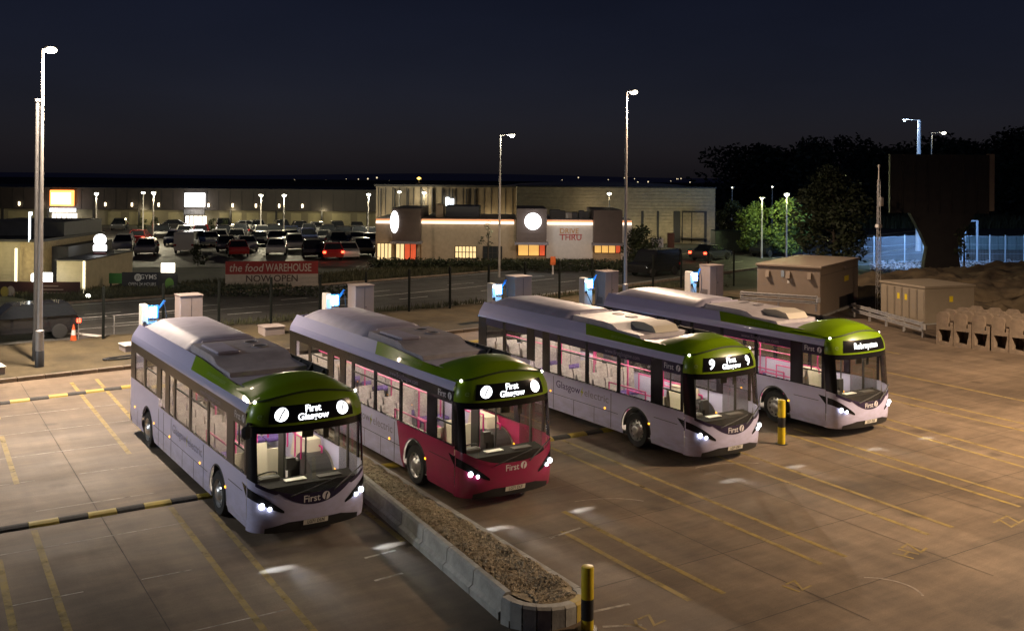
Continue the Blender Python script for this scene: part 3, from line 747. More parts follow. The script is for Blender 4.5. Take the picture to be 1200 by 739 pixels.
    P(MB().cbox(-.16,.06,1.0,1.22,.95,1.42,.03).box(-.3,-.1,.9,1.0,1.25,1.5), 'ticket_machine', BLACKP)
    P(MB().cyl((.28,1.3,.38),(.28,1.3,2.45), .022, n=8), 'grab_pole', mat('dark_pole', (.05,.05,.05), .4))
    P(MB().box(-.14,.10,.42,.44,2.02,2.24).box(.32,.44,.42,.44,1.95,2.24), 'sun_blind', BLACKP)
    return B
base = dict(body=LILAC, front=LILAC, band=BLACKG, band2=NAVY, mask=NAVY, cowl=PODP, dest='logo', slet=GRLET, wlet=GRLET)
make_bus('lilac bus with green dome nearest the camera, leftmost of the four', 7.84, 19.36, dict(base, mirror=1, plate='LG71 DLN', band=mat('brown_black_band', (.04,.032,.03), .3, spec=.3), band2=mat('brown_black_band', (.045,.035,.03))))
make_bus('bus with magenta red front and green dome beside the gravel island', 12.49, 19.06, dict(base, plate='LG71 DLF', front=MAGENTA, mask=MAGENTA, pillar=BLACKG, band2=BLACKG))
make_bus('lilac bus showing route number 9 left of the yellow and black bollard', 19.22, 18.88, dict(base, plate='LG71 DKV', dest='nine', slet=DLET, cowl=CREAM))
make_bus('lilac bus with one line destination text, rightmost of the four', 24.69, 18.88, dict(base, plate='LG71 DLK', dest='text', cowl=CREAM, rear=LILAC))
# ================================================================== YARD OBJECTS
GALV = mat('galvanised_steel', (.42,.41,.40), .45, metal=.6, var=.15, scale=5)
POLEM = mat('lamp_post_steel', (.40,.38,.36), .5, metal=.3, var=.12, scale=3)
DARKST = mat('dark_green_steel', (.006,.008,.007), .6, spec=.2)
YBLK = mat('black_rubber_bump', (.045,.04,.036), .8, var=.3, scale=9, bump=.3)
YYEL = mat('yellow_rubber_bump', (.55,.40,.03), .6, var=.35, scale=6, col2=(.42,.30,.05), bump=.2)
WARM = (1.0, .80, .62)
LAMPW = emis('warm_lamp_lens', (1.0,.88,.68), 8)
LAMPC = emis('cool_lamp_lens', (1.0,.97,.78), 7)
LAMPB = emis('blue_white_lamp_lens', (.85,.95,1.0), 7)
# ---------- tall yard lamps
def yard_lamp(label, x, y, h, power, arms, z0=.1, col=(1.0,.80,.62), cone=140):
    T = thing('lamp_post', label, 'lamp post', (x,y,z0), 0, 'tall yard lamp posts')
    MB().lathe([(.15,0),(.15,1.3),(.10,1.34),(.055,h-.3),(.05,h-.05)], n=14).build('post', POLEM, T, 40)
    MB().lathe([(.165,-.1),(.165,.62),(.15,.64)], n=14).build('post_base', BLACKP, T, 40)
    MB().lathe([(.155,1.3),(.16,1.38),(.11,1.42)], n=14).build('collar', GALV, T, 40)
    for k, (dx, dy) in enumerate(arms):
        MB().cbox(dx-.22, dx+.22, dy-.13, dy+.13, h-.09, h+.03, .03).cyl((0,0,h-.06),(dx,dy,h-.03), .03).build('lamp_head', POLEM, T)
        MB().sphere((dx,dy,h-.10), .21, 14, 8, (1.1,1.1,.62)).build('lamp_lens', LAMPW, T, 60)
        light('SPOT', 'lamp_light', T, (dx,dy,h-.36), power, col, .16, (0,0,-1), math.radians(cone), .35 if cone > 165 else .55)
        light('POINT', 'lamp_glow', T, (dx,dy,h-.42), power*.02, col, .16)
    return T
yard_lamp('tall lit lamp post on the tan soil strip left of the buses', 5.7, 41.35, 12.0, LAMP_L, [(.22,-.34)], .1, (1,.80,.62), 132)
yard_lamp('tall lit lamp post rising behind the two right hand buses', 35.6, 43.4, 12.1, LAMP_M, [(.28,-.26)], .1, (1,.72,.50), 172)
yard_lamp('tall yard lamp post outside the picture to the right of the bays', 34.0, 7.0, 12.1, LAMP_R, [(-.3,.0)], 0, (1,.72,.48), 160)
yard_lamp('tall yard lamp post outside the picture to the left of the bays', -19.0, 34.0, 12.0, ROADL, [(.15,-.1)], 0, (.86,.93,1.0), 168)
# slim camera pole beside the left lamp
T = thing('camera_pole', 'dark slim pole standing just left of the left lamp post', 'pole', (5.72,42.7,.15))
MB().lathe([(.10,0),(.10,1.0),(.075,1.05),(.07,10.0)], n=12).build('pole', mat('dark_pole_steel', (.018,.017,.016), .7, var=.2), T, 40)
MB().cbox(-.1,.1,-.1,.1,9.98,10.12,.02).build('pole_cap', BLACKP, T)
# ---------- wheel stop bumps
def bump_line(label, y, x0, x1, ph, slope=0, skip=()):
    T = thing('rubber_bump_line', label, 'speed bump', (0,0,0))
    prof = [(-.17,0),(-.13,.045),(-.05,.075),(.05,.075),(.13,.045),(.17,0)]
    my = MB().prism(prof, -.29, .29, 'x').mesh('yellow_segment', YYEL); mk = MB().prism([(a*.96,b*.96) for a, b in prof], -.285, .285, 'x').mesh('black_segment', YBLK)
    x = x0; k = 0
    while x < x1:
        if not any(a < x < b for a, b in skip):
            yy = y+slope*(x-x0)
            o = put('yellow_segment' if k % 2 else 'black_segment', my if k % 2 else mk, T, (x, yy+random.uniform(-.01,.01), 0), random.uniform(-.012,.012))
        x += .585; k += 1
bump_line('row of black and yellow rubber bumps across the bays under the front wheels', 23.33, .4, 30, 0, 0, ((9.75,11.05),))
bump_line('far row of black and yellow rubber bumps behind the parked buses', 35.5, .3, 34, 0, .14)
# ---------- gravel island with kerb units
CONK = mat('island_concrete', (.34,.33,.30), .7, var=.22, scale=4, bump=.25, bscale=25)
GRAV = mat('island_gravel', (.32,.25,.15), .95, var=.5, scale=7, col2=(.46,.38,.25), bump=.6, bscale=40)
I = thing('gravel_island', 'long gravel filled concrete island between the lilac and the magenta bus', 'traffic island', (0,0,0))
# left edge: tall stepped barrier units, right edge low kerb, rounded nose
def left_x(y): return 9.04+.093*(y-13.86)
def right_x(y): return 10.62+.03*(y-14.4)
prof = [(-.14,-.02),(-.14,.12),(-.07,.17),(-.05,.40),(.0,.44),(.10,.44),(.14,.38),(.14,-.02)]
y = 14.3
while y < 37:
    yy = y+1.15; a = math.atan(.093)
    me = MB().prism(prof, -.57, .57, 'y').mesh('barrier_unit', CONK, 30)
    put('barrier_unit', me, I, (left_x(yy-.57)+.12, yy-.57, 0), -a); y += 1.16
km2 = MB().prism([(-.075,-.02),(-.075,.22),(-.05,.25),(.075,.25),(.075,-.02)], -.44, .44, 'y').mesh('kerb_unit', CONK, 30)
y = 14.65
while y < 37: put('kerb_unit', km2, I, (right_x(y), y, 0), -.03); y += .89
# nose
ns = MB(); n = 10
cx, cy = 9.86, 14.2; pts = []
for i in range(n+1):
    t = PI+PI*i/n; pts.append((cx+.76*math.cos(t), cy+.62*math.sin(t)))
for i in range(n):
    p, q = Vector(pts[i]), Vector(pts[i+1]); d = (q-p).normalized(); nn = Vector((d.y,-d.x))
    h0 = .44-.19*(i/n); h1 = .44-.19*((i+1)/n)
    o1, o2, i1, i2 = p+nn*.08, q+nn*.08, p-nn*.1, q-nn*.1
    ns = MB(); ns.add([(o1.x,o1.y,-.02),(o2.x,o2.y,-.02),(o2.x,o2.y,h1-.04),(o1.x,o1.y,h0-.04),((o1.x+p.x)/2,(o1.y+p.y)/2,h0),((o2.x+q.x)/2,(o2.y+q.y)/2,h1),(i2.x,i2.y,h1),(i1.x,i1.y,h0),(i1.x,i1.y,0),(i2.x,i2.y,0)],
                       [(0,1,2,3),(3,2,5,4),(4,5,6,7),(7,6,9,8)]); ns.build('nose_kerb', CONK if i not in (6,7) else YYEL, I, 40)
def gfill(a, b):
    y = 13.62+23.3*a; x0 = left_x(y)+.2; x1 = right_x(y)-.05
    if y < 14.4: q = (14.4-y)/.78; x0 += .42*q*q; x1 -= .42*q*q
    x = x0+(x1-x0)*b
    return (x, y, .26+.05*math.sin(x*5+y*3)*math.sin(y*4.1-x*2)+.1*(1-b)+random.uniform(-.012,.012))
MB().grid(gfill, 240, 14).build('gravel_bed', GRAV, I, 80)
st = MB(); R = random.Random(3)
for k in range(9000):
    f = R.random()**1.6; y = 13.85+18*f; b = R.random(); x0, x1 = left_x(y)+.28, right_x(y)-.1
    if y < 14.3: x0 += .2; x1 -= .2
    x = x0+(x1-x0)*b; z = .27+.05*math.sin(x*5+y*3)*math.sin(y*4.1-x*2)+.1*(1-b)
    r = R.uniform(.012,.03); v = [(x+R.uniform(-1,1)*r, y+R.uniform(-1,1)*r, z+R.uniform(.2,1)*r) for _ in range(3)]+[(x-r,y-r,z-.01),(x+r,y-r,z-.01),(x,y+r,z-.01)]
    st.add(v, [(0,1,2),(0,3,4),(0,4,1),(1,4,5),(1,5,2),(2,5,3),(2,3,0)])
o = st.build('gravel_stones', mat('gravel_stone', (.36,.29,.19), .9, var=.4, scale=9, col2=(.55,.47,.34)), I); o['kind'] = 'stuff'
# ---------- bollards
BY = mat('bollard_yellow', (.62,.47,.015), .35, var=.12, scale=6); BK = mat('bollard_black', (.02,.02,.022), .4)
def bollard(label, x, y, h, r):
    T = thing('bollard', label, 'bollard', (x,y,0), 0, 'yellow and black bollards')
    seg = [0,.30,.56,.86,h] if h > 1.1 else [0,.3,.6,h]
    z = 0; bands = [(0,.18,1),(.18,.52,0),(.52,h,1)] if h < 1.15 else [(0,.48,1),(.48,.76,0),(.76,h,1)]
    for a, b, c in bands:
        top = b >= h
        pr = [(r,a),(r,b)] if not top else [(r,a),(r,b-.03),(r*.9,b-.008),(r*.5,b)]
        MB().lathe(pr, n=20, caps=True).build('yellow_band' if c else 'black_band', BY if c else BK, T, 40)
    MB().cyl((0,0,-.02),(0,0,.02), r*1.6, n=20).build('base_plate', BK, T)
bollard('yellow and black bollard at the nose of the gravel island', 10.12, 13.25, 1.05, .105)
bollard('yellow and black bollard between the two right hand buses', 21.75, 19.60, 1.24, .105)
# ---------- chargers and their cabinets
CRM = mat('cream_cabinet_paint', (.31,.255,.235), .5, var=.06, scale=2, bump=.03)
WHT = mat('white_charger_paint', (.66,.64,.60), .4, var=.05)
BLUE = emis('blue_charger_screen', (.30,.62,1.0), 28)
BLUE2 = mat('blue_charger_panel', (.03,.16,.42), .3)
WSP = emis('white_charger_lamp', (1,.9,.72), 6)
side_words = ['left most bus','magenta fronted bus','third bus','tall cabinet right of the third bus','fourth bus']
ch_lab = ['blue lit charger behind the leftmost bus','blue lit charger behind the magenta fronted bus','blue lit charger at the rear of the third bus','blue lit charger standing between the third and fourth buses','blue lit charger at the far right behind the fourth bus']
cb_lab = ['tall cream cabinet right of the charger behind the leftmost bus','tall cream cabinet behind the magenta fronted bus','tall cream cabinet behind the third bus roof','tall cream cabinet left of the tall right lamp post','tall cream cabinet nearest the big brown kiosk']
CX = [10.05,18.05,26.85,32.6,40.15]; KX = [(11.45,12.4),(19.5,20.45),(28.4,29.45),(34.3,35.25),(42.15,43.25)]
for i in range(5):
    T = thing('bus_charger', ch_lab[i], 'charger', (CX[i],42.9,.1), 0, 'blue lit chargers')
    hz = 1.95
    MB().cbox(-.45,.45,-.35,.35,0,.12,.02).build('plinth', CONK, T)
    MB().cbox(-.38,-.12,-.22,.26,.12,hz,.03).cbox(-.12,.36,.02,.26,.12,hz-.15,.03).build('housing', WHT, T)
    MB().cbox(-.11,.34,-.12,.019,hz-.62,hz-.06,.03).build('blue_panel', BLUE2, T)
    MB().box(-.06,.06,-.126,-.1205,hz-.56,hz-.12).box(.12,.24,-.126,-.1205,hz-.56,hz-.12).build('screen', BLUE, T)
    MB().box(-.33,-.17,-.228,-.222,hz-.22,hz-.10).build('status_lamp', WSP, T)
    MB().cyl((-.25,-.24,1.2),(-.25,-.22,1.2), .07, n=12).build('socket', BLACKP, T)
    MB().prism([(.30,hz-.2),(.38,hz-.22),(.62,hz+.10),(.56,hz+.13)], -.05, .03, 'y').build('cable_arm', BLUE2, T)
    pts = [(.58,-.02,hz+.08)]+[(.55+.12*math.sin(t*PI), -.05, hz+.0-1.45*t) for t in [k/10 for k in range(11)]]+[(.3,-.08,.4),(-.25,-.25,1.18)]
    MB().tube(pts, .022, 6).build('cable', BLACKP, T)
    light('POINT', 'screen_light', T, (.1,-.40,hz-.30), 65, (.15,.5,1.0), .12)
    a, b = KX[i]
    K = thing('power_cabinet', cb_lab[i], 'cabinet', (a,44.0,.15), 0, 'tall cream power cabinets')
    wd = b-a; hh = 2.08
    MB().cbox(0,wd,-.45,.45,0,hh-.04,.015).build('housing', CRM, K)
    MB().cbox(-.03,wd+.03,-.48,.48,hh-.04,hh,.012).build('lid', CRM, K)
    MB().box(wd*.49,wd*.51,-.4535,-.4502,.08,hh-.12).build('door_gap', BLACKP, K)
    MB().cyl((wd*.56,-.50,1.05),(wd*.56,-.452,1.05), .02).build('handle', BLACKP, K)
    lv = MB()
    for k in range(6): lv.box(-.006,-.0005,-.25,.25,.3+k*.06,.33+k*.06)
    lv.build('vent', BLACKP, K)
T = thing('low_cabinet', 'low cream cabinet on the soil between the first two buses', 'cabinet', (15.25,44.3,.1))
MB().cbox(0,.95,-.45,.45,0,.42,.02).build('housing', CRM, T); MB().cbox(-.03,.98,-.48,.48,.42,.47,.015).build('lid', CRM, T)
for lab, x, y, wd in (('low pale box at the left edge of the soil strip', 4.15,40.75,.5), ('low pale box on the soil just left of the first bus', 9.3,43.2,.55)):
    T = thing('cable_pit_box', lab, 'box', (x,y,.13), .1); MB().cbox(-wd/2,wd/2,-.4,.4,0,.26,.02).build('housing', CRM, T); MB().cbox(-wd/2-.03,wd/2+.03,-.43,.43,.26,.31,.012).build('lid', WHT, T)
# hose loop on the soil
pts = []
for k in range(30):
    t = k/29; a = PI*.5+2*PI*.55*t
    pts.append((8.9+1.0*math.cos(a)*(1.2 if t > .5 else 1)+.9*max(0,t-.5), 41.3+.32*math.sin(a), .2))
pts = [(9.9,41.75,.2),(9.0,41.7,.2),(8.2,41.55,.2),(7.95,41.35,.2),(8.1,41.2,.2),(8.7,41.15,.2),(9.6,41.2,.2),(10.4,41.35,.2)]
tag(MB().tube(pts, .035, 8).build('cable_loop', BLACKP, None, 40), 'black cable looped on the tan soil beside the leftmost bus', 'cable')
# ---------- yard fence: posts + mesh panels
F = thing('mesh_fence', 'dark green mesh fence between the bus yard and the road', 'fence', (0,0,0))
pm = MB().cbox(-.055,.055,-.04,.04,0,2.42,.008).mesh('post', DARKST)
wm = MB()
for k in range(0, 51): wm.box(.0+.05*k,.004+.05*k,-.003,.001,.05,2.35)
for k in range(12): wm.box(0,2.52,-.006,-.003,.06+.2*k,.065+.2*k)
wm = wm.mesh('mesh_panel', DARKST)
sl = math.atan(.075)
for k in range(-9, 17):
    x = 8.9+2.57*k; y = 45.65+.075*x; zz = .05
    put('post', pm, F, (x,y,zz), sl)
    if k < 16: put('mesh_panel', wm, F, (x+.03,y,zz), sl)
# silver hand rail by the road, left
T = thing('hand_rail', 'low silver hand rail beside the road left of the buses', 'railing', (0,0,.1))
g0, g1 = Vector((8.0,46.9,0)), Vector((12.5,47.35,0))
MB().tube([g0+Vector((0,0,1.0)), g1+Vector((0,0,1.0))], .022, 8).build('top_rail', GALV, T)
MB().tube([g0+Vector((0,0,.52)), g1+Vector((0,0,.52))], .016, 8).build('mid_rail', GALV, T)
MB().tube([g0+Vector((0,0,.06)), g1+Vector((0,0,.06))], .02, 8).build('bottom_rail', GALV, T)
for k in range(4): p = g0.lerp(g1, k/3); MB().cyl(p, p+Vector((0,0,1.0)), .025).build('post', GALV, T)
# traffic cone
T = thing('traffic_cone', 'orange traffic cone at the road edge left of the buses', 'cone', (7.75,46.6,.1))
ORG = mat('cone_orange', (.65,.09,.015), .5); 
MB().cbox(-.2,.2,-.2,.2,0,.04,.01).build('base', ORG, T); MB().lathe([(.15,.04),(.03,.78),(.02,.8)], n=14).build('cone', ORG, T, 40); MB().lathe([(.108,.34),(.072,.56)], n=14).build('reflective_band', WHT, T, 40)
# ---------- kiosks
KI = mat('kiosk_brown_paint', (.24,.19,.145), .55, var=.06, scale=2, bump=.03); KI2 = mat('kiosk_taupe_paint', (.27,.225,.165), .55, var=.06, scale=2, bump=.03)
YSIGN = mat('yellow_warning_sign', (.72,.55,.02), .5)
def frame_thing(name, lab, cat, p0, p1, z=0):
    a = math.atan2(p1[1]-p0[1], p1[0]-p0[0]); return thing(name, lab, cat, (p0[0],p0[1],z), a), math.hypot(p1[0]-p0[0], p1[1]-p0[1])
# big kiosk: corner c (near), long face to the left/back, short face to the right/back
K1, L1 = frame_thing('substation_kiosk', 'large brown substation kiosk with three vent hoods beyond the buses', 'kiosk', (41.7,39.4), (43.1,36.2))
D1 = 7.6
MB().cbox(0,L1,0,D1,.02,2.58,.03).build('housing', KI, K1)
MB().cbox(-.08,L1+.08,-.08,D1+.08,2.58,2.72,.03).build('roof_slab', KI, K1)
MB().cbox(-.1,L1+.1,-.1,D1+.1,-.05,.1,.02).build('plinth', CONK, K1)
for fx in (.17,.50,.83):
    x = L1*fx; h = MB().prism([(-.16,2.0),(-.002,2.0),(-.002,2.36),(-.05,2.36)], x-.1, x+.1, 'x').build('vent_hood', KI, K1)
MB().box(L1*.5-.06,L1*.5+.06,-.012,-.003,1.72,1.86).build('notice', WHT, K1)
MB().box(L1*.42-.12,L1*.42+.05,-.02,-.003,2.05,2.4).build('glazed_panel', mat('pale_blue_panel', (.35,.42,.5), .12, metal=.4), K1)
MB().prism([(L1+.002,2.3),(L1+.16,2.3),(L1+.05,2.48),(L1+.002,2.48)], 4.2, 4.7, 'y').build('vent_hood', KI, K1)
MB().box(L1+.003,L1+.01,4.6,5.5,1.55,1.85).build('warning_sign', YSIGN, K1)
MB().box(L1+.003,L1+.012,3.6,6.6,.12,.75).build('lower_louvre', BLACKP, K1)
for yy in (1.8,): MB().box(L1+.002,L1+.006,.06,D1-.06,2.20,2.22).build('panel_seam', BLACKP, K1)
K2, L2 = frame_thing('substation_kiosk', 'smaller taupe kiosk with yellow warning signs beside the concrete blocks', 'kiosk', (46.4,34.9), (45.75,31.75))
K2.rotation_euler[2] = math.atan2(31.75-34.9, 45.75-46.4)
D2 = 3.3
MB().cbox(0,L2,0,D2,.05,1.82,.02).build('housing', KI2, K2); MB().cbox(-.06,L2+.06,-.06,D2+.06,1.82,1.95,.025).build('roof_slab', KI2, K2); MB().cbox(-.08,L2+.08,-.08,D2+.08,-.05,.06,.02).build('plinth', CONK, K2)
for k in range(1, 6): MB().box(L2*k/6-.012,L2*k/6+.012,-.004,-.0005,.2,1.74).build('door_gap', BLACKP, K2)
for k in range(6): MB().cbox(L2*(k+.5)/6-.2,L2*(k+.5)/6+.2,-.02,-.001,.22,1.72,.008).build('door_panel', KI2, K2)
for x in (L2*.42, L2*.59): MB().box(x-.09,x+.09,-.028,-.0215,1.12,1.42).build('warning_sign', YSIGN, K2)
MB().box(L2+.002,L2+.01,1.6,1.85,1.1,1.4).build('warning_sign', YSIGN, K2)
# utility mast between the kiosks
T = thing('mast', 'slim lattice mast with antenna between the two kiosks', 'mast', (47.9,36.2,.1))
mb = MB()
for dx, dy in ((-.14,-.08),(.14,-.08),(0,.16)): mb.cyl((dx,dy,0),(dx*.5,dy*.5,7.3), .018, n=6)
mb.build('leg', GALV, T)
mb = MB()
for k in range(24):
    z = .3*k; s = 1-.5*z/7.3; P3 = [Vector((dx*s,dy*s,z)) for dx, dy in ((-.14,-.08),(.14,-.08),(0,.16))]; s2 = 1-.5*(z+.3)/7.3; P4 = [Vector((dx*s2,dy*s2,z+.3)) for dx, dy in ((-.14,-.08),(.14,-.08),(0,.16))]
    for i in range(3): mb.cyl(P3[i], P4[(i+1)%3], .009, n=4)
mb.build('lattice', GALV, T)
MB().cyl((0,0,7.2),(0,0,8.0), .03).sphere((0,0,8.05), .07).build('antenna', WHT, T); MB().cbox(.12,.34,-.1,.1,5.8,6.3,.04).build('receiver', WHT, T); MB().cbox(-.16,.16,-.12,.12,4.6,4.78,.02).build('clamp_box', WHT, T)
MB().cbox(-.2,.1,-.6,-.4,.55,.85,.03).build('marker_box', YSIGN, T)
# ---------- guard rails
def guard(label, p0, p1, z=.0, nposts=3):
    T, L = frame_thing('guard_rail', label, 'guard rail', p0, p1, z)
    for zz in (.62, .36):
        pr = [(-.03,zz-.10),(-.09,zz-.07),(-.09,zz-.03),(-.045,zz),(-.09,zz+.03),(-.09,zz+.07),(-.03,zz+.10),(-.027,zz+.10),(-.08,zz+.07),(-.08,zz+.035),(-.035,zz),(-.08,zz-.035),(-.08,zz-.07),(-.027,zz-.10)]
        MB().prism(pr, 0, L, 'x').build('rail_beam', GALV, T, 30)
        if nposts < 3: break
    for k in range(nposts):
        x = .1+(L-.2)*k/max(1, nposts-1); MB().box(x-.05,x+.05,-.026,.06,-.1,.74).build('post', GALV, T)
    MB().lathe([(.02,-.16),(.13,-.12),(.13,.12),(.02,.16)], (L+.02,-.02,.5), 'z', 12).build('rail_end', GALV, T, 40)
guard('silver guard rail in front of the large brown kiosk', (40.2,39.2), (42.2,35.6), .55, 3)
guard('silver guard rail in front of the smaller taupe kiosk', (45.0,35.6), (42.0,29.2), 0, 5)
# ---------- precast concrete blocks
BLK = mat('precast_block_concrete', (.24,.185,.135), .85, var=.22, scale=3, bump=.3, bscale=22)
def block_mesh():
    mb = MB(); W2 = .37; D = .95   # local: front faces -y, width along x
    # front frame round a tapering opening
    mb.prism([(-W2,.0),(W2,.0),(W2,.16),(-W2,.16)], -D/2, D/2, 'y')
    mb.prism([(-W2,.16),(-W2+.13,.16),(-W2+.10,.70),(-W2,.70)], -D/2, D/2, 'y')
    mb.prism([(W2-.16,.16),(W2,.16),(W2,.70),(W2-.07,.70)], -D/2, D/2, 'y')
    mb.prism([(-W2,.70),(W2,.70),(W2,.86),(-W2,.86)], -D/2, D/2, 'y')
    # upstands
    mb.prism([(-W2,.86),(.16,.86),(.16,1.36),(.10,1.46),(-.26,1.46),(-W2,1.38)], -D/2+.02, -D/2+.24, 'y')
    mb.prism([(W2-.14,.86),(W2,.86),(W2,1.05),(W2-.14,1.05)], -D/2+.02, D/2, 'y')
    mb.prism([(-W2,.86),(.2,.86),(.2,1.40),(.1,1.52),(-.26,1.52),(-W2,1.42)], D/2-.24, D/2-.02, 'y')
    mb.box(-W2+.06,W2-.06,D/2-.08,D/2-.03,.14,.72)
    return mb.mesh('precast_block', BLK)
bm_ = block_mesh()
bd = Vector((.70/3.27*1.0, -3.2/3.27)).normalized()
ang = math.atan2(bd.y, bd.x)
for row in range(3):
    for k in range(9 if row == 0 else 8):
        p = Vector((41.35,27.5))+bd*(.785*k+ (.2*row))+Vector((-bd.y,bd.x))*(1.12*row)
        lab = '%s concrete block from the kiosk end in the %s row of the block stack' % (ORD[k], ['front','middle','back'][row])
        o = put('concrete_block', bm_, None, (p.x+random.uniform(-.05,.05),p.y+random.uniform(-.03,.03),0), ang+random.uniform(-.05,.05)); tag(o, lab, 'block', 'precast concrete blocks stored in rows')
# ================================================================== RETAIL PARK AND BEYOND
def rthing(name, lab, cat, u, d, group=None, z=0.0):
    p = at(u, 300, d); return thing(name, lab, cat, (p.x,p.y,z), RROT, group)
def PX(u, d): return (u-600)*d/CF
def Z(v, d, u=600): return max(-.05, CH-(v-(CPY-CF*math.tan(CP)*-1*0+6.0+.0084*(u-600)))*d/CF)
BRK = mat('buff_brick', (.30,.25,.17), .85, var=.18, scale=3, bump=.3, bscale=12)
CLAD = mat('brown_cladding', (.034,.027,.024), .6, var=.2, scale=1)
CLAD2 = mat('bronze_panel', (.17,.135,.09), .5, var=.25, scale=.6)
DARKF = mat('dark_fascia', (.018,.017,.018), .6)
SHOPW = mat('pale_shop_wall', (.17,.15,.095), .7, var=.15, scale=.8)
ROOFD = mat('dark_roof_sheet', (.03,.03,.032), .6, var=.2)
WARMWIN = emis('lit_window_warm', (1.0,.74,.36), 1.0)
ORWIN = emis('lit_window_orange', (1.0,.58,.16), .75)
REDWIN = emis('lit_wall_red', (.9,.13,.05), .55)
SIGNW = emis('white_sign', (1,1,1), 3.5); SIGNB = emis('blue_white_sign', (.85,.93,1), 2.6)
SIGNO = emis('orange_sign', (1.0,.28,.06), 4.5)
STRIPO = emis('warm_led_strip', (1.0,.78,.58), 2.0); STRIPR = emis('orange_led_strip', (1.0,.42,.2), .8)
SHOPL = emis('lit_shop_front', (1.0,.9,.78), 3.0)
def lamp_col(lab, u, v, vb, col=LAMPC, power=0, arm=0, r=.16, c=(1,.88,.6), d=None, post=POLEM, grp='car park lamp posts', pr=.09):
    d = d or dep(vb, u); p = at(u, v, d); pb = gnd(u-arm*CF/d*0, vb) if False else Vector((p.x,p.y,0))
    T = thing('street_lamp', lab, 'street lamp', (p.x,p.y,0), RROT, grp); h = p.z
    ax = arm
    MB().lathe([(pr,0),(pr*.95,1.0),(pr*.6,h+.05)], (-ax,0,0), n=8).build('post', post, T, 40)
    if arm: MB().tube([(-ax,0,h+.02),(0,0,h+.1)], .035, 6).build('arm', post, T)
    MB().cbox(-.26,.26,-.12,.12,h+.06,h+.16,.03).build('lamp_head', post, T)
    MB().sphere((0,0,h), r, 10, 6, (1,1,.6)).build('lamp_lens', col, T)
    if power: light('POINT', 'lamp_light', T, (0,-.0,h-.3), power, c, .2)
    return T
# ---------- long retail building
d0 = 142
T = rthing('retail_building', 'long dark retail building with lit shop fronts across the car park', 'building', 150, d0)
xl, xr = PX(-260, d0)-PX(150, d0), PX(452, d0)-PX(150, d0); ht = 5.1
U = lambda u: PX(u, d0)-PX(150, d0)
ZV = lambda v: CH-(v-(205.1+.0084*-250))*d0/CF
MB().box(xl,xr,.3,30,-.05,ht-.05).build('wall', SHOPW, T)
MB().box(xl,xr,-1.2,.296,ZV(247),ht).build('fascia', CLAD, T)
MB().box(xl,xr,-1.3,30.2,ht,ht+.12).build('roof', ROOFD, T)
k = xl
while k < xr:
    MB().box(k-.12,k+.12,-1.0,-.7,0,ZV(247)).build('column', DARKF, T); k += 6.4
for k in range(int((xr-xl)/1.6)):
    x = xl+1.6*k; MB().box(x-.04,x+.04,-1.24,-1.201,ZV(246),ht-.1).build('fascia_rib', DARKF, T)
for u0, u1 in ((-250,-180),(-150,-60),(8,42),(125,140),(150,178),(196,217),(256,282),(288,302),(312,330),(340,352),(360,376),(388,410),(418,440)):
    g_ = MB().box(U(u0),U(u1),.27,.30-.003,ZV(265),ZV(250)).build('shop_front', mat('shop_cream_panel', (.28,.25,.14), .6, var=.2, scale=.7), T)
for u in (-60,-20,27,54,127,158,189,247,275,302,329,356):
    MB().cbox(U(u)-.09,U(u)+.09,-1.36,-1.20,ZV(243),ZV(239),.02).build('wall_light', emis('wall_light_warm', (1,.8,.5), 8), T)
sg = MB().cbox(U(64),U(91),-1.7,-1.25,ZV(243),ZV(225),.05).build('shop_sign', SIGNO, T)
MB().box(U(66),U(88.5),-1.72,-1.703,ZV(241),ZV(228)).build('sign_face', emis('pale_orange_face', (1.0,.62,.36), 6), T)
MB().box(U(64),U(93),-1.65,-1.25,ZV(250),ZV(246)).build('sign_band', SIGNB, T)
MB().box(U(64),U(92),-.9,-.6,ZV(264),ZV(252)).build('lit_entrance', SHOPL, T)
MB().cbox(U(220),U(243),-1.7,-1.25,ZV(243),ZV(227),.05).build('shop_sign', SIGNW, T)
MB().box(U(219),U(243),-1.62,-1.25,ZV(252),ZV(246)).build('sign_band', mat('grey_sign_band', (.12,.13,.15), .5), T)
MB().box(U(219),U(243),-.9,-.6,ZV(265),ZV(254)).build('lit_entrance', SHOPL, T)
for p_, s_ in ((U(78),'a'),(U(231),'b')): light('POINT', 'sign_light', T, (p_,-4,2.4), 420, (1,.85,.7), .6)
for k in range(5): light('POINT', 'canopy_light', T, (U(-40+k*105),-1.6,2.0), 110, (1,.85,.5), .4)
# dark stain/mullions of the entrances
for u in (69,75,81,87,224,229,234,239): MB().box(U(u)-.06,U(u)+.06,-.96,-.901,ZV(264.5),ZV(254)).build('mullion', DARKF, T)
# ---------- second retail unit
d1 = 124
T = rthing('retail_building', 'bronze panelled retail unit behind the restaurant', 'building', 440, d1)
U1 = lambda u: PX(u, d1)-PX(440, d1)
Z1 = lambda v: CH-(v-204.3)*d1/CF
MB().box(0,U1(606),0,24,-.05,Z1(219)).build('wall', CLAD2, T)
MB().box(-.2,U1(607),-.3,24.2,Z1(219),Z1(216.5)).build('roof_edge', DARKF, T)
for k in range(20):
    x = .3+k*.87; MB().box(x-.05,x+.05,-.09,-.001,0,Z1(220)).build('panel_rib', DARKF, T)
for u in (446,462,478,494,506,518,530,546,556): MB().box(U1(u)-.08,U1(u)+.08,-.4,-.1,0,Z1(221)).build('column', DARKF, T)
sg = MB().cbox(U1(522),U1(526),-.5,-.1,Z1(241),Z1(231),.03).cbox(U1(526.6),U1(531.5),-.5,-.1,Z1(239.5),Z1(232.5),.03).build('shop_sign', SIGNB, T)
for u in (447,497,537,573,592): light('POINT', 'wall_light', T, (U1(u),-1.4,2.4), 70, (1,.75,.4), .3)
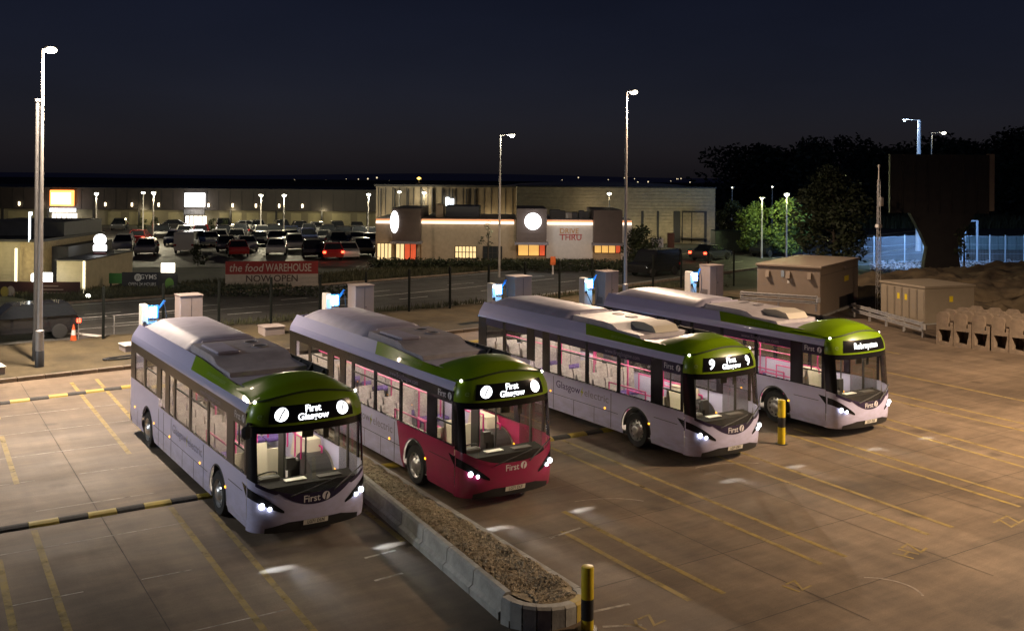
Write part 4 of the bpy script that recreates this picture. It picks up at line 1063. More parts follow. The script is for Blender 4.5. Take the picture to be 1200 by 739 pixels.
# ---------- brick retail block
d2 = 112
T = rthing('brick_building', 'buff brick retail block with slot windows right of the restaurant', 'building', 605, d2)
U2 = lambda u: PX(u, d2)-PX(605, d2)
Z2 = lambda v: CH-(v-206.2)*d2/CF
W2_ = U2(838); H2 = Z2(220)
MB().box(0,W2_,.2,26,-.05,H2-.02).build('wall', BRK, T)
cr = MB()
nrow = 16
bmh = H2/nrow
for r in range(nrow):
    mb = MB(); mb.cbox(0,W2_,.12,.199,r*bmh+.02,(r+1)*bmh-.02,.012); mb.build('brick_course', BRK, T)
MB().box(-.1,W2_+.1,0,26.1,H2,H2+.12).build('parapet', ROOFD, T)
for u0, u1 in ((751,754),(769.5,772),(789,797),(799,800),(810,811),(825,828)):
    MB().box(U2(u0),U2(u1),.06,.119,.1,Z2(247)).build('slot_window', DARKF, T)
MB().box(U2(800),U2(828),.02,.055,Z2(248.5),Z2(247)).build('frame_top', DARKF, T)
MB().box(U2(797),U2(827),-.5,.05,Z2(279),Z2(278)).build('canopy', DARKF, T)
for k in range(5):
    pass
MB().lathe([(12,0),(9.6,.28),(6.5,.48),(3,.58),(.05,.62)], (U2(713),14,H2), 'z', 32).build('domed_roof', mat('pale_roof_sheet', (.34,.32,.32), .6, var=.1), T, 50)
for u in (748,783,818): light('POINT', 'wall_light', T, (U2(u),-2.2,1.5), 90, (1,.88,.58), .3)
light('POINT', 'wall_light', T, (U2(690),-2.0,4.2), 60, (1,.8,.5), .3)
for u, lab in ((800,'dark red bin standing at the foot of the brick retail block'),):
    pass
# ---------- restaurant
d3 = 87
T = rthing('restaurant', 'low drive through restaurant with brown towers and glowing orange roof line', 'building', 440, d3)
U3 = lambda u: PX(u, d3)-PX(440, d3)
Z3 = lambda v: CH-(v-205.0)*d3/CF
TOWER = mat('brown_tower_cladding', (.085,.062,.055), .6, var=.12, scale=2, bump=.1)
WALLR = mat('cream_brick_wall', (.33,.27,.20), .8, var=.12, scale=3, bump=.2, bscale=20)
WHITW = mat('white_rendered_wall', (.55,.53,.52), .7, var=.06)
top = Z3(257)
MB().box(0,U3(461)-.02,0,9,-.05,top).build('wing_wall', WALLR, T)
MB().box(U3(493)+.02,U3(605)-.02,.3,12,-.05,top).build('main_wall', WALLR, T)
MB().box(U3(640)+.02,U3(695)-.02,.3,12,-.05,top).build('drive_through_wall', WHITW, T)
MB().box(U3(728)+.02,U3(741),.5,10,-.05,top).build('end_wall', WHITW, T)
tops = []
for u0, u1, vv in ((461,493,245),(605,640,244),(695,728,245)):
    MB().box(U3(u0),U3(u1),-.8,8,Z3(285),Z3(vv)).build('tower', TOWER, T)
    for k in range(7): zz = Z3(285)+(Z3(vv)-Z3(285))*k/7; MB().box(U3(u0)-.004,U3(u1)+.004,-.83,-.801,zz+.02,zz+.05).build('cladding_board', TOWER, T)
    MB().box(U3(u0),U3(u1),.6,8,-.05,Z3(285)).build('tower_base', WALLR, T)
    MB().box(U3(u0)-.15,U3(u1)+.15,-1.5,-.0,Z3(285.5),Z3(283)).build('canopy', mat('canopy_grey', (.2,.19,.22), .5), T)
for u0, u1, y in ((440.5,461,-.04),(493.5,602,.24),(641,694.5,.24),(729,740.5,.42)):
    MB().box(U3(u0),U3(u1),y-.14,y-.001+.03,Z3(262.8),Z3(260)).build('led_strip', STRIPO, T)
    MB().box(U3(u0),U3(u1),y-.10,y-.001+.03,Z3(259.9),Z3(257.6)).build('led_band', STRIPR, T)
# windows
def win(u0, u1, v0, v1, y, m, nx=3, nz=2):
    f = MB().box(U3(u0),U3(u1),y-.02,y,Z3(v1),Z3(v0)).build('window', m, T)
    mb = MB()
    for k in range(nx+1): x = U3(u0)+(U3(u1)-U3(u0))*k/nx; mb.box(x-.035,x+.035,y-.06,y-.021,Z3(v1),Z3(v0))
    for k in range(nz+1): zz = Z3(v1)+(Z3(v0)-Z3(v1))*k/nz; mb.box(U3(u0),U3(u1),y-.07,y-.0605,zz-.03,zz+.03)
    mb.build('window_frame', DARKF, f)
win(442,459,286,306,-.03,WARMWIN,4,1); win(463,473,286,306,.57,WARMWIN,2,1); win(473,487,287,306,.57,REDWIN,2,1)
win(533,558,289,303,.27,WARMWIN,6,2); win(566,588,289,304,.27,mat('dark_window', (.03,.035,.04), .1),4,2)
win(607,632,286,300,.57,ORWIN,2,1); win(632,639,286,300,.57,REDWIN,1,1); win(697,722,286,296,.57,ORWIN,3,1); win(722,728,286,296,.57,REDWIN,1,1)
# round signs: one on the left flank of the first tower, one on the second
n = 24
MB().cyl((U3(624),-1.0,Z3(258.5)),(U3(624),-.81,Z3(258.5)), .72, n=28).build('round_sign', SIGNW, T)
MB().cyl((U3(461)-.16,1.6,Z3(260)),(U3(461)-.005,1.6,Z3(260)), .78, n=28).cyl((U3(463.5),-.98,Z3(260.5)),(U3(463.5),-.81,Z3(260.5)), .0001, n=6).build('round_sign', SIGNW, T)
mb = MB(); mb.add([(U3(463.3)+.36*math.cos(2*PI*i/n), -.95, Z3(260.5)+.95*math.sin(2*PI*i/n)) for i in range(n)]+[(U3(463.3)+.36*math.cos(2*PI*i/n), -.803, Z3(260.5)+.95*math.sin(2*PI*i/n)) for i in range(n)], [tuple(range(n))]+[(i,(i+1)%n,n+(i+1)%n,n+i) for i in range(n)]); mb.build('oval_sign', SIGNW, T)
mb = MB(); text_on(mb, 'DRIVE', .62, lambda a, b: (U3(667)+a, .28, Z3(270.5)+b), .01); mb.build('drive_lettering', mat('ochre_lettering', (.45,.24,.08), .6), T)
mb = MB(); text_on(mb, 'THRU', .72, lambda a, b: (U3(669)+a, .28, Z3(278)+b), .01); mb.build('thru_lettering', mat('red_lettering', (.4,.04,.04), .6), T)
MB().box(U3(655),U3(682),.26,.285,Z3(274.8),Z3(274)).build('lettering_rule', mat('red_lettering', (.4,.04,.04)), T)
# roof plant
MB().cbox(U3(519),U3(560),3,7,top,Z3(243),.05).build('roof_plant', mat('roof_plant_dark', (.04,.045,.06), .5), T)
MB().cbox(U3(508),U3(517),2,4,top,Z3(241),.05).build('roof_plant', mat('roof_plant_tan', (.28,.21,.14), .5), T)
MB().cyl((U3(668),4,top),(U3(668),4,top+.5), .9, n=16).build('roof_vent', GALV, T)
for x in (649,655,661,676,684,689): MB().cbox(U3(x)-.25,U3(x)+.25,3,4,top,Z3(250-random.random()*4),.03).build('roof_plant', mat('roof_plant_dark', (.04,.045,.06)), T)
for u, yy, zz, pw, cc in ((515,-3,3.0,95,(1,.84,.56)),(580,-3,3.0,95,(1,.84,.56)),(668,-3,2.8,85,(1,.86,.75)),(450,-2.2,1.5,30,(1,.6,.25)),(478,-1.4,1.2,22,(1,.5,.2)),(622,-1.2,1.2,22,(1,.5,.15)),(712,-1.2,1.2,22,(1,.5,.15)),(624,-3.0,Z3(258),80,(1,1,1))):
    light('POINT', 'outside_light', T, (U3(u),yy,zz), pw, cc, .25)
# white poster panel and bins right of the restaurant
T2 = rthing('poster_board', 'white poster board with dark stripes right of the restaurant', 'board', 770, 90)
MB().box(-.5,.55,0,.08,.2,1.95).build('panel', WHITW, T2)
for k in range(4): MB().prism([(-.45,.5+.35*k),(.4,.8+.35*k),(.4,.92+.35*k),(-.45,.6+.35*k)], -.02, -.002, 'y').build('stripe', mat('poster_grey', (.2,.2,.24), .6), T2)
for sx in (-.4,.45): MB().box(sx-.04,sx+.04,.01,.07,0,.2).build('leg', DARKF, T2)
T2 = rthing('brick_pier', 'dark red pier beside the brick retail block', 'pier', 786, 92); MB().cbox(-.28,.28,-.3,.3,0,2.3,.03).build('pier', mat('dark_red_pier', (.12,.05,.035), .8, var=.2), T2)
T2 = rthing('container', 'dark green shipping container right of the brick retail block', 'container', 858, 100); MB().cbox(-1.7,3.0,0,2.4,0,2.1,.04).build('body', mat('container_green', (.03,.05,.04), .6, var=.2), T2)
for k in range(18): MB().box(-1.6+k*.25,-1.5+k*.25,-.03,-.001,.15,1.95).build('corrugation', mat('container_green', (.03,.05,.04)), T2)
T2 = rthing('hazard_marker', 'small orange marker standing in the verge before the white wall', 'marker', 648, 76); MB().cbox(-.2,.2,-.08,.08,.7,1.35,.04).build('panel', mat('orange_marker', (.75,.16,.03), .5), T2); MB().box(-.06,.06,-.05,.05,0,.7).build('post', WHITW, T2)

# ---------- cafe block at the left
d4 = 63
T = rthing('cafe_building', 'low cream cafe building at the far left beside the road', 'building', 0, d4)
U4 = lambda u: PX(u, d4)-PX(0, d4)
Z4 = lambda v: CH-(v-200.4)*d4/CF
PALEW = mat('pale_timber_cladding', (.46,.40,.26), .7, var=.12, scale=2); 
MB().box(U4(-60),U4(26),0,9,-.05,Z4(283)).build('wall', PALEW, T)
MB().box(U4(26)+.01,U4(52),-.3,9,-.05,Z4(283)).build('wall', mat('tan_stone_wall', (.36,.28,.15), .8, var=.2, scale=4, bump=.3), T)
MB().box(U4(-62),U4(53),-.5,9.2,Z4(283),Z4(280)).build('roof_edge', DARKF, T)
MB().box(U4(-60),U4(50),3,9,Z4(280),Z4(263)).build('roof_plant_screen', mat('grey_roof_screen', (.09,.09,.09), .6, var=.15), T)
MB().box(U4(72),U4(106),-.6,7,-.05,Z4(304)).build('side_block', PALEW, T)
MB().box(U4(71),U4(107),-.8,7.2,Z4(304),Z4(302.5)).build('roof_edge', DARKF, T)
MB().box(U4(52)+.01,U4(72)-.01,1,8,-.05,Z4(290)).build('link_wall', DARKF, T)
for k in range(9): zz = Z4(347)+(Z4(304)-Z4(347))*k/9; MB().box(U4(72),U4(106),-.635,-.601,zz+.015,zz+.235).build('cladding_board', PALEW, T)
for k in range(14): zz = .1+.22*k; MB().box(U4(-60),U4(25.5),-.035,-.001,zz,zz+.2).build('cladding_board', PALEW, T)
MB().cbox(U4(53),U4(63),-1.9,-1.6,Z4(326),Z4(317),.05).cbox(U4(63.5),U4(76),-2.0,-1.6,Z4(329),Z4(316),.05).cbox(U4(64),U4(73),-2.0,-1.6,Z4(338),Z4(329),.05).build('lit_sign', SIGNW, T)
MB().box(U4(60),U4(66),-1.7,-1.6,0,Z4(338)).build('sign_post', DARKF, T)
MB().box(U4(37.6),U4(38.4),-.5,-.31,Z4(283),Z4(250)).box(U4(38),U4(40),-.55,-.3,Z4(252),Z4(248)).build('blue_strip', emis('blue_white_strip', (.8,.9,1), 3), T)
for u, v in ((104,304),(25,290)): MB().box(U4(u)-.06,U4(u)+.06,-.72,-.61,Z4(345),Z4(v)).build('corner_strip_light', emis('corner_strip', (1,.9,.65), 1.5), T)
for u, yy, zz, pw in ((5,-2.2,2.6,100),(88,-2.6,1.7,90),(45,-1.8,2.2,45),(66,-3,1.6,40)): light('POINT', 'wall_light', T, (U4(u),yy,zz), pw, (1,.85,.5), .25)
T2 = thing('uplight', 'small bright ground light at the corner of the cafe building', 'light', tuple(gnd(103,352))); MB().lathe([(.12,0),(.14,.12),(.1,.2)], n=12).build('housing', DARKF, T2); MB().sphere((0,0,.26), .13, 10, 6).build('lamp_lens', LAMPC, T2)
# ---------- signs on the verge
def panel(name, lab, u, d, u0, u1, v0, v1, m, posts=2, cat='banner', hz=205.1):
    T = rthing(name, lab, cat, u, d); X = lambda q: PX(q, d)-PX(u, d); ZZ = lambda v: CH-(v-(hz+.0084*(u-600)))*d/CF
    MB().box(X(u0),X(u1),0,.05,ZZ(v1),ZZ(v0)).build('panel', m, T)
    for k in range(posts): x = X(u0)+.08+(X(u1)-X(u0)-.16)*k/max(1, posts-1); MB().box(x-.05,x+.05,.06,.14,-.05,ZZ(v0)).build('post', DARKF, T)
    return T, X, ZZ
REDB = mat('red_banner', (.22,.022,.02), .7, var=.1); WHB = mat('white_banner', (.36,.32,.27), .7, var=.1)
T, X, ZZ = panel('banner', 'wide red and white opening banner on the grass verge', 319, 66, 266, 372, 306, 321, REDB, 5)
MB().box(X(266),X(372),0,.05,ZZ(335),ZZ(321)-.003).build('lower_panel', WHB, T)
mb = MB(); text_on(mb, 'the food', .72, lambda a, b: (X(290)+a+b*.15, -.008, ZZ(314)+b), .008, 2.15); text_on(mb, 'WAREHOUSE', .72, lambda a, b: (X(338)+a, -.008, ZZ(314)+b), .012, 2.95); mb.build('banner_lettering', mat('banner_white', (.42,.38,.33), .7), T)
mb = MB(); text_on(mb, 'NOW OPEN', .62, lambda a, b: (X(319)+a, -.008, ZZ(326.5)+b), .012, 3.3); mb.build('banner_lettering', mat('banner_dark', (.06,.035,.03), .7), T)
T.rotation_euler[2] = RROT+.16
T, X, ZZ = panel('banner', 'dark gym banner on the verge left of the red banner', 166, 64, 143, 191, 319, 341, mat('navy_banner', (.012,.013,.022), .6), 3)
mb = MB(); text_on(mb, 'GYMS', .42, lambda a, b: (X(174)+a, -.008, ZZ(324.5)+b), .008); text_on(mb, 'OPEN 24 HOURS', .30, lambda a, b: (X(167)+a, -.008, ZZ(333)+b), .004, 1.75); mb.build('banner_lettering', mat('banner_pale', (.5,.5,.5), .6), T)
mb = MB(); mb.add([(X(162)+.24*math.cos(2*PI*i/16), -.006, ZZ(325)+.24*math.sin(2*PI*i/16)) for i in range(16)], [tuple(range(16))]); mb.build('banner_disc', mat('banner_pale', (.5,.5,.5)), T)
mb = MB(); text_on(mb, 'JD', .26, lambda a, b: (X(162)+a, -.010, ZZ(325)+b), .008); mb.build('disc_lettering', mat('navy_banner', (.012,.013,.022)), T)
T, X, ZZ = panel('green_panel', 'small green panel left of the dark gym banner', 136, 64.5, 128, 143, 320, 332, mat('green_panel', (.05,.22,.04), .6), 2, 'panel')
T, X, ZZ = panel('banner', 'brown banner with pale lettering before the cafe at far left', 45, 60.5, -10, 94, 330, 352, mat('brown_banner', (.055,.018,.016), .65, var=.1), 5, 'banner')
mb = MB()
for k, (s, wd) in enumerate(((331.5,26),(336,30),(340,22))): pass
for v, u, wd in ((335,60,.9),(339,62,1.3),(343,66,1.6)): mb.box(X(u)-wd/2,X(u)+wd/2,-.008,-.003,ZZ(v+.6),ZZ(v-.6))
mb.build('pale_text_lines', mat('pale_text_line', (.3,.22,.2), .6), T)
for u, v, r, m_ in ((6,342,.32,mat('yellow_print', (.45,.34,.06), .6)),(13,341,.3,mat('pale_print', (.42,.34,.28), .6)),(19,346,.22,mat('tan_print', (.4,.27,.16), .6))):
    mb = MB(); mb.add([(X(u)+r*.8*math.cos(2*PI*i/14), -.006, ZZ(v)+r*math.sin(2*PI*i/14)) for i in range(14)], [tuple(range(14))]); mb.build('printed_shape', m_, T)
T = rthing('totem_sign', 'white glowing totem sign on a dark red pillar near the cafe', 'sign', 117, 66); zt = lambda v: CH-(v-201)*66/CF; X = lambda q: PX(q, 66)-PX(117, 66)
MB().cyl((0,-.12,zt(281)),(0,.12,zt(281)), .38, n=20).cbox(-.42,.42,-.12,.12,zt(294),zt(287),.04).build('sign_face', SIGNW, T); MB().cbox(-.42,.42,-.1,.1,-.05,zt(296),.03).build('pillar', mat('dark_red_pillar', (.10,.015,.018), .6), T)
T = rthing('menu_sign', 'small glowing menu sign on a dark frame by the gym banner', 'sign', 197, 63); zt = lambda v: CH-(v-201.5)*63/CF
MB().cbox(-.42,.42,-.08,.08,zt(319),zt(308),.03).build('sign_face', emis('warm_white_sign', (1,.92,.75), 3.5), T); MB().box(-.6,.6,.0,.06,-.05,zt(320)).build('frame', DARKF, T)
mb = MB(); mb.add([(.1+.28*math.cos(2*PI*i/16), -.01, zt(332)+.36*math.sin(2*PI*i/16)) for i in range(16)], [tuple(range(16))]); mb.build('green_disc', mat('green_disc', (.10,.22,.04), .6), T)
light('POINT', 'sign_light', T, (0,-.6,zt(313)), 10, (1,.9,.7), .2)

# ---------- parked cars
CARP_ = {}
def car_parts(kind):
    if kind in CARP_: return CARP_[kind]
    if kind == 'van':
        L, W_, low, hgt = 4.6, .92, 1.0, 1.95
        prof = [(-2.3,.32),(2.2,.32),(2.3,.6),(2.25,.95),(1.55,1.12),(.95,1.85),(.7,1.95),(-2.15,1.95),(-2.3,1.8)]
        glassp = [(1.42,1.14),(.98,1.72),(.45,1.72),(.45,1.14)]; roofp = None
    elif kind == 'suv':
        prof = [(-2.2,.34),(2.1,.34),(2.22,.6),(2.15,.88),(1.25,1.02),(-2.1,1.02),(-2.24,.8)]
        glassp = [(1.2,1.02),(.55,1.55),(-1.75,1.58),(-2.12,1.02)]; roofp = (1.56,.52,-1.74)
    elif kind == 'saloon':
        prof = [(-2.25,.3),(2.15,.3),(2.28,.55),(2.15,.78),(1.1,.93),(-1.5,.95),(-2.2,.9),(-2.32,.6)]
        glassp = [(1.05,.94),(.3,1.38),(-.9,1.40),(-1.6,.95)]; roofp = (1.385,.28,-.9)
    else:
        prof = [(-1.95,.3),(1.85,.3),(1.98,.55),(1.88,.80),(1.0,.95),(-1.85,.97),(-2.0,.7)]
        glassp = [(.98,.95),(.3,1.44),(-1.4,1.47),(-1.86,.96)]; roofp = (1.455,.28,-1.4)
    W_ = .88; b = MB(); n = len(prof); vs = []
    for x, k in ((-W_+.10,.97),(-W_,1),(W_,1),(W_-.10,.97)):
        for (y, z) in prof: vs.append((x, -y*k if False else y*(.985 if abs(x) < W_-.05 else 1)*(1 if abs(x) > W_-.05 else 1.012), z))
    fs = [tuple(range(n-1,-1,-1)), tuple(range(3*n,4*n))]
    for q in range(3): fs += [(q*n+i, q*n+(i+1)%n, (q+1)*n+(i+1)%n, (q+1)*n+i) for i in range(n)]
    b.add(vs, fs)
    g = MB()
    if kind == 'van': g.prism(glassp, -W_-.008, W_+.008, 'x'); g.add([(-.74,1.56,1.14),(.74,1.56,1.14),(.70,1.0,1.80),(-.70,1.0,1.80)], [(0,1,2,3)]); rf = MB().box(-.7,.7,-2.1,.7,1.951,1.97)
    else:
        gt = max(p[1] for p in glassp); base = min(p[1] for p in glassp); n = len(glassp); vs = []
        for sx in (-1,1):
            for (y, z) in glassp: vs.append((sx*(W_-.05-.20*(z-base)/(gt-base)), y, z))
        g.add(vs, [tuple(range(n-1,-1,-1)), tuple(range(n,2*n))]+[(i,(i+1)%n,n+(i+1)%n,n+i) for i in range(n)])
        z, y1, y0 = roofp; rf = MB().cbox(-.66,.66,y0-.02,y1+.02,z,z+.035,.015)
        for sx in (-1,1):
            for (ya, yb) in ((glassp[0],glassp[1]),(glassp[3],glassp[2])):
                rf.cyl((sx*(W_-.06),ya[0],ya[1]),(sx*(W_-.245),yb[0],yb[1]+.01), .03, n=4)
            rf.cyl((sx*(W_-.05),-.35,base),(sx*(W_-.245),-.35,gt), .03, n=4)
    ymin, ymax = min(p[0] for p in prof), max(p[0] for p in prof)
    wl = MB().lathe([(.2,-.1),(.31,-.09),(.33,-.05),(.33,.05),(.31,.09),(.2,.1),(.19,.06),(.02,.07)], (0,0,0), 'x', 16)
    hd = MB().sphere((0,0,0), .1, 8, 5, (1.5,.5,.8)); tl = MB().cbox(-.12,.12,-.06,.10,-.09,.09,.02)
    ws = [(sx*.80, y, .33) for sx in (-1,1) for y in (ymax-.85, ymin+.85)]
    zb = .68 if kind != 'van' else .75
    CARP_[kind] = dict(body=b.mesh('body', None, 35), roof=rf.mesh('roof', None, 35), glass=g.mesh('windows', None), wheel=wl.mesh('wheel', RUBBER, 40), hub=None,
        head=hd.mesh('headlight', None), tail=tl.mesh('tail_light', None), ws=ws, hp=[(sx*.70, ymax-.08, zb) for sx in (-1,1)], tp=[(sx*.78, ymin+.02, zb+.06) for sx in (-1,1)])
    return CARP_[kind]
CARG = mat('car_window_glass', (.015,.017,.02), .06, coat=.5)
HOFF = mat('headlight_glass', (.5,.5,.5), .15); TOFF = mat('tail_light_plastic', (.25,.01,.01), .25)
HON = emis('car_headlamp_on', (1,.95,.85), 14); TON = emis('car_tail_lamp_on', (1,.05,.02), 12)
PAINT = {'white': (.62,.62,.60), 'silver': (.38,.38,.38), 'grey': (.12,.12,.125), 'black': (.014,.014,.016), 'dark blue': (.015,.025,.08), 'red': (.30,.015,.012), 'blue': (.03,.06,.25), 'dark grey': (.045,.045,.05)}
def slot_obj(name, me, m, parent, loc=(0,0,0)):
    if not me.materials: me.materials.append(None)
    o = put(name, me, parent, loc); o.material_slots[0].link = 'OBJECT'; o.material_slots[0].material = m; return o
def car(kind, colour, label, p, rot, head=False, tail=False, group='cars parked in the retail car park', name=None):
    q = car_parts(kind); T = thing(name or {'van':'parked_van'}.get(kind, 'parked_car'), label, 'van' if kind == 'van' else 'car', (p[0],p[1],-.02), rot, group)
    m = mat('car_paint_'+colour.replace(' ', '_'), PAINT[colour], .25, coat=.8, metal=.2 if colour in ('silver','grey') else 0)
    slot_obj('body', q['body'], m, T); slot_obj('roof', q['roof'], m, T); slot_obj('windows', q['glass'], CARG, T)
    for w_ in q['ws']: put('wheel', q['wheel'], T, w_)
    for h in q['hp']: slot_obj('headlight', q['head'], HON if head else HOFF, T, h)
    for h in q['tp']: slot_obj('tail_light', q['tail'], TON if tail else TOFF, T, h)
    return T
F_, B_, S_, N_ = PI, 0, PI/2, -PI/2       # towards the camera, away, sideways
rows = {
 'front car park row': [(71,299,'saloon','black',S_,0,0),(58,290,'suv','silver',F_,0,0),(83,291,'hatch','dark grey',F_,0,0),(145,294,'suv','white',F_,0,0),(172,298,'hatch','silver',F_,0,0),(219,295,'van','white',B_,0,0),(265,294,'hatch','grey',F_,0,0),(278,299,'saloon','red',B_,0,0),(289,293,'saloon','white',F_,0,0),(324,298,'hatch','white',F_,0,0),(345,293,'suv','silver',F_,0,0),(366,301,'suv','black',F_,0,0),(387,303,'hatch','red',B_,0,1),(408,302,'saloon','white',F_,0,0),(424,299,'suv','dark grey',F_,0,0)],
 'second car park row': [(62,280,'hatch','silver',F_,0,0),(76,282,'suv','dark grey',F_,0,0),(100,284,'saloon','black',F_,0,0),(163,285,'saloon','red',B_,0,1),(205,287,'hatch','dark blue',F_,0,0),(230,288,'suv','dark blue',F_,0,0),(246,288,'hatch','silver',F_,1,0),(257,287,'suv','white',F_,0,0),(277,286,'suv','silver',F_,0,0),(303,287,'saloon','black',F_,0,0),(322,286,'hatch','dark grey',B_,0,0),(340,287,'suv','black',F_,0,0),(360,285,'suv','dark blue',F_,0,0),(379,285,'saloon','silver',F_,0,0),(395,290,'suv','black',F_,0,0),(414,289,'suv','black',B_,0,0),(433,290,'hatch','white',F_,0,0)],
 'third car park row': [(83,274,'saloon','white',S_,0,0),(104,276,'hatch','grey',F_,0,0),(190,278,'hatch','black',F_,0,0),(216,278,'saloon','white',F_,0,0),(236,279,'suv','red',B_,0,1),(262,279,'hatch','black',F_,0,0),(282,278,'suv','dark grey',F_,0,0),(306,279,'hatch','silver',F_,0,0),(321,279,'suv','black',F_,0,0),(341,280,'hatch','dark blue',F_,0,0),(362,278,'suv','grey',F_,0,0),(384,279,'suv','black',F_,0,0),(402,281,'suv','black',B_,0,0),(420,281,'suv','dark grey',F_,0,0),(436,281,'hatch','silver',F_,1,0)],
 'back car park row by the shops': [(140,269,'hatch','grey',F_,0,0),(200,270,'saloon','black',S_,0,0),(262,270,'suv','dark grey',F_,0,0),(284,271,'saloon','white',S_,0,0),(302,271,'hatch','silver',F_,0,0),(330,272,'suv','black',F_,0,0),(352,273,'hatch','black',F_,0,0),(372,273,'saloon','silver',F_,0,0),(395,274,'suv','dark grey',F_,0,0),(418,274,'hatch','black',F_,0,0)]}
for rn, L in rows.items():
    for k, (u, v, kind, colr, ro, hd, tl) in enumerate(L):
        p = gnd(u, v); car(kind, colr, '%s %s, %s from the left in the %s' % (colr, {'hatch':'hatchback'}.get(kind, kind), ORD[k], rn), p, RROT+ro+.27+random.uniform(-.1,.1), hd, tl)
# vehicles on the road
rd_ang = math.atan2(48.4-47.2, 24-8)
car('suv', 'black', 'black car passing on the road at the far left', (6.1,49.6), PI/2+rd_ang, False, True, 'vehicles on the road', 'car')
v = car('van', 'black', 'black van driving left on the road behind the fourth bus', (50.6,58.2), PI/2+.25, True, False, 'vehicles on the road', 'van')
car('saloon', 'dark grey', 'dark car with red tail lights following beyond the black van', (64.5,66.5), -PI/2+.25, False, True, 'vehicles on the road', 'car')
car('suv', 'black', 'dark car with headlights on beside the large brown kiosk', (72.5,67.0), PI/2+.25, True, False, 'vehicles on the road', 'car')

# ---------- car park lamps
for k, (u, v, vb, pw) in enumerate([(113,227,280,3600),(168,226,276,0),(180,226,284,4200),(306,229,278,3600),(333,229,284,4500),(432,228,282,2600),(468,225,276,0),(497,226,276,300)]):
    lamp_col('%s lit car park lamp from the left' % ORD[k], u, v, vb, LAMPC, pw, 0, .24)
lamp_col('orange street lamp showing just above the retail roof line', 491, 209, 262, emis('sodium_lamp', (1,.55,.08), 7), 0, 0, .3, grp='far street lamps')
lamp_col('single wall height lamp before the brick retail block', 714, 227, 288, LAMPC, 120, 0, .24, (1,.8,.5), grp='far street lamps')
lamp_col('lit street lamp with short arm standing on the verge before the restaurant', 600, 159, 325, LAMPC, 500, .85, .2, (1,.95,.75), grp='road lamp posts')
lamp_col('bright lamp above the lamp lit green trees', 922, 228, 283, emis('greenish_lamp', (.95,1,.75), 7), 1500, 0, .24, (.95,1,.45), d=90, grp='far street lamps')
lamp_col('small lamp left of the bright lamp over the green trees', 893, 233, 283, LAMPC, 500, 0, .1, (.95,1,.45), d=93, grp='far street lamps')
lamp_col('faint lamp high above the green trees', 905, 219, 275, LAMPC, 0, 0, .13, d=140, grp='far street lamps')
lamp_col('faint lamp at the corner of the brick retail block', 858, 220, 280, LAMPC, 0, 0, .1, d=130, grp='far street lamps')
lamp_col('blue white street lamp with long arm behind the billboard', 1060, 141, 300, LAMPB, 300, -1.5, .14, (.6,.75,1), d=104, pr=.3, post=mat('screen_lit_mast_tone', (.6,.62,.65), .5), grp='road lamp posts')  # post's pale tone paints in the billboard screen's light falling on it
lamp_col('round bright street lamp right of the tall blue lit post', 1106, 156, 290, LAMPC, 300, 1.4, .26, (1,.95,.75), d=116, grp='road lamp posts')
# ---------- billboard seen from behind
db = 78
T = rthing('billboard', 'large dark billboard seen from behind on a broad dark pedestal', 'billboard', 1103, db)
XB = lambda u: PX(u, db)-PX(1103, db); ZB = lambda v: CH-(v-209.3)*db/CF
BBK = mat('billboard_back', (.032,.027,.024), .7, var=.2, scale=2)
MB().box(XB(1043),XB(1158),0,.45,ZB(250),ZB(181)).build('back_panel', BBK, T)
MB().cbox(XB(1158)+.01,XB(1165),-.05,.5,ZB(247),ZB(180),.03).build('edge_frame', mat('tan_frame', (.30,.22,.15), .6), T)
for k in range(9): x = XB(1043)+(XB(1158)-XB(1043))*k/8; MB().box(x-.04,x+.04,-.06,-.001,ZB(250),ZB(181)).build('back_rib', BBK, T)
for v in (190,205,220,235): MB().box(XB(1043),XB(1158),-.09,-.061,ZB(v)-.04,ZB(v)+.04).build('back_rail', BBK, T)
MB().box(XB(1045),XB(1157),.451,.47,ZB(248),ZB(183)).build('screen', emis('billboard_screen', (.25,.5,1.0), 5), T)
ar = bpy.data.lights.new('screen_light', 'AREA'); ar.shape = 'RECTANGLE'; ar.size = 7.2; ar.size_y = 4; ar.energy = SCREEN; ar.color = (.28,.52,1.0); ar.spread = math.radians(120)
ao = bpy.data.objects.new('screen_light', ar); COL.objects.link(ao); ao.parent = T; ao.location = (XB(1101),2.4,ZB(222)); ao.rotation_euler = Vector((.28,.9,-.42)).to_track_quat('-Z', 'Y').to_euler()
mb = MB(); pr = [(1082,318),(1125,318),(1122,290),(1130,272),(1142,250),(1066,250),(1078,272),(1086,290)]
mb.prism([(XB(u), max(0.5, ZB(v))) for u, v in pr], -.1, .5, 'y'); mb.build('pedestal', BBK, T)
MB().box(XB(1084),XB(1124),-.5,.9,.3,ZB(314)).build('pedestal_foot', BBK, T)
# ---------- blue lit mesh fence to the right
BLF = mat('pale_fence_steel', (.34,.38,.42), .5, metal=.3)
T = thing('mesh_fence', 'pale mesh fence along the blue lit road beyond the billboard', 'fence', (0,0,0))
fp = [(985,312,270),(1024,311,268),(1060,308,267),(1082,306,265),(1104,306,267),(1128,307,266),(1160,308,270),(1178,308,272),(1200,308,272),(1240,309,273)]
FP = [gnd(u, v) for u, v, t in fp]
for p in FP: MB().cbox(p.x-.04,p.x+.04,p.y-.04,p.y+.04,0,2.5,.01).build('post', BLF, T)
for a, b in zip(FP[:-1], FP[1:]):
    L = (b-a).length; d = (b-a)/L; nrm = Vector((-d.y,d.x,0)); mb = MB(); n = int(L/.12)
    for k in range(1, n): q = a+d*(L*k/n); mb.cyl((q.x,q.y,.05),(q.x,q.y,2.4), .006, n=3, caps=False)
    for z in (.1,.8,1.6,2.35): mb.cyl((a.x,a.y,z),(b.x,b.y,z), .01, n=4, caps=False)
    mb.build('mesh_panel', BLF, T)
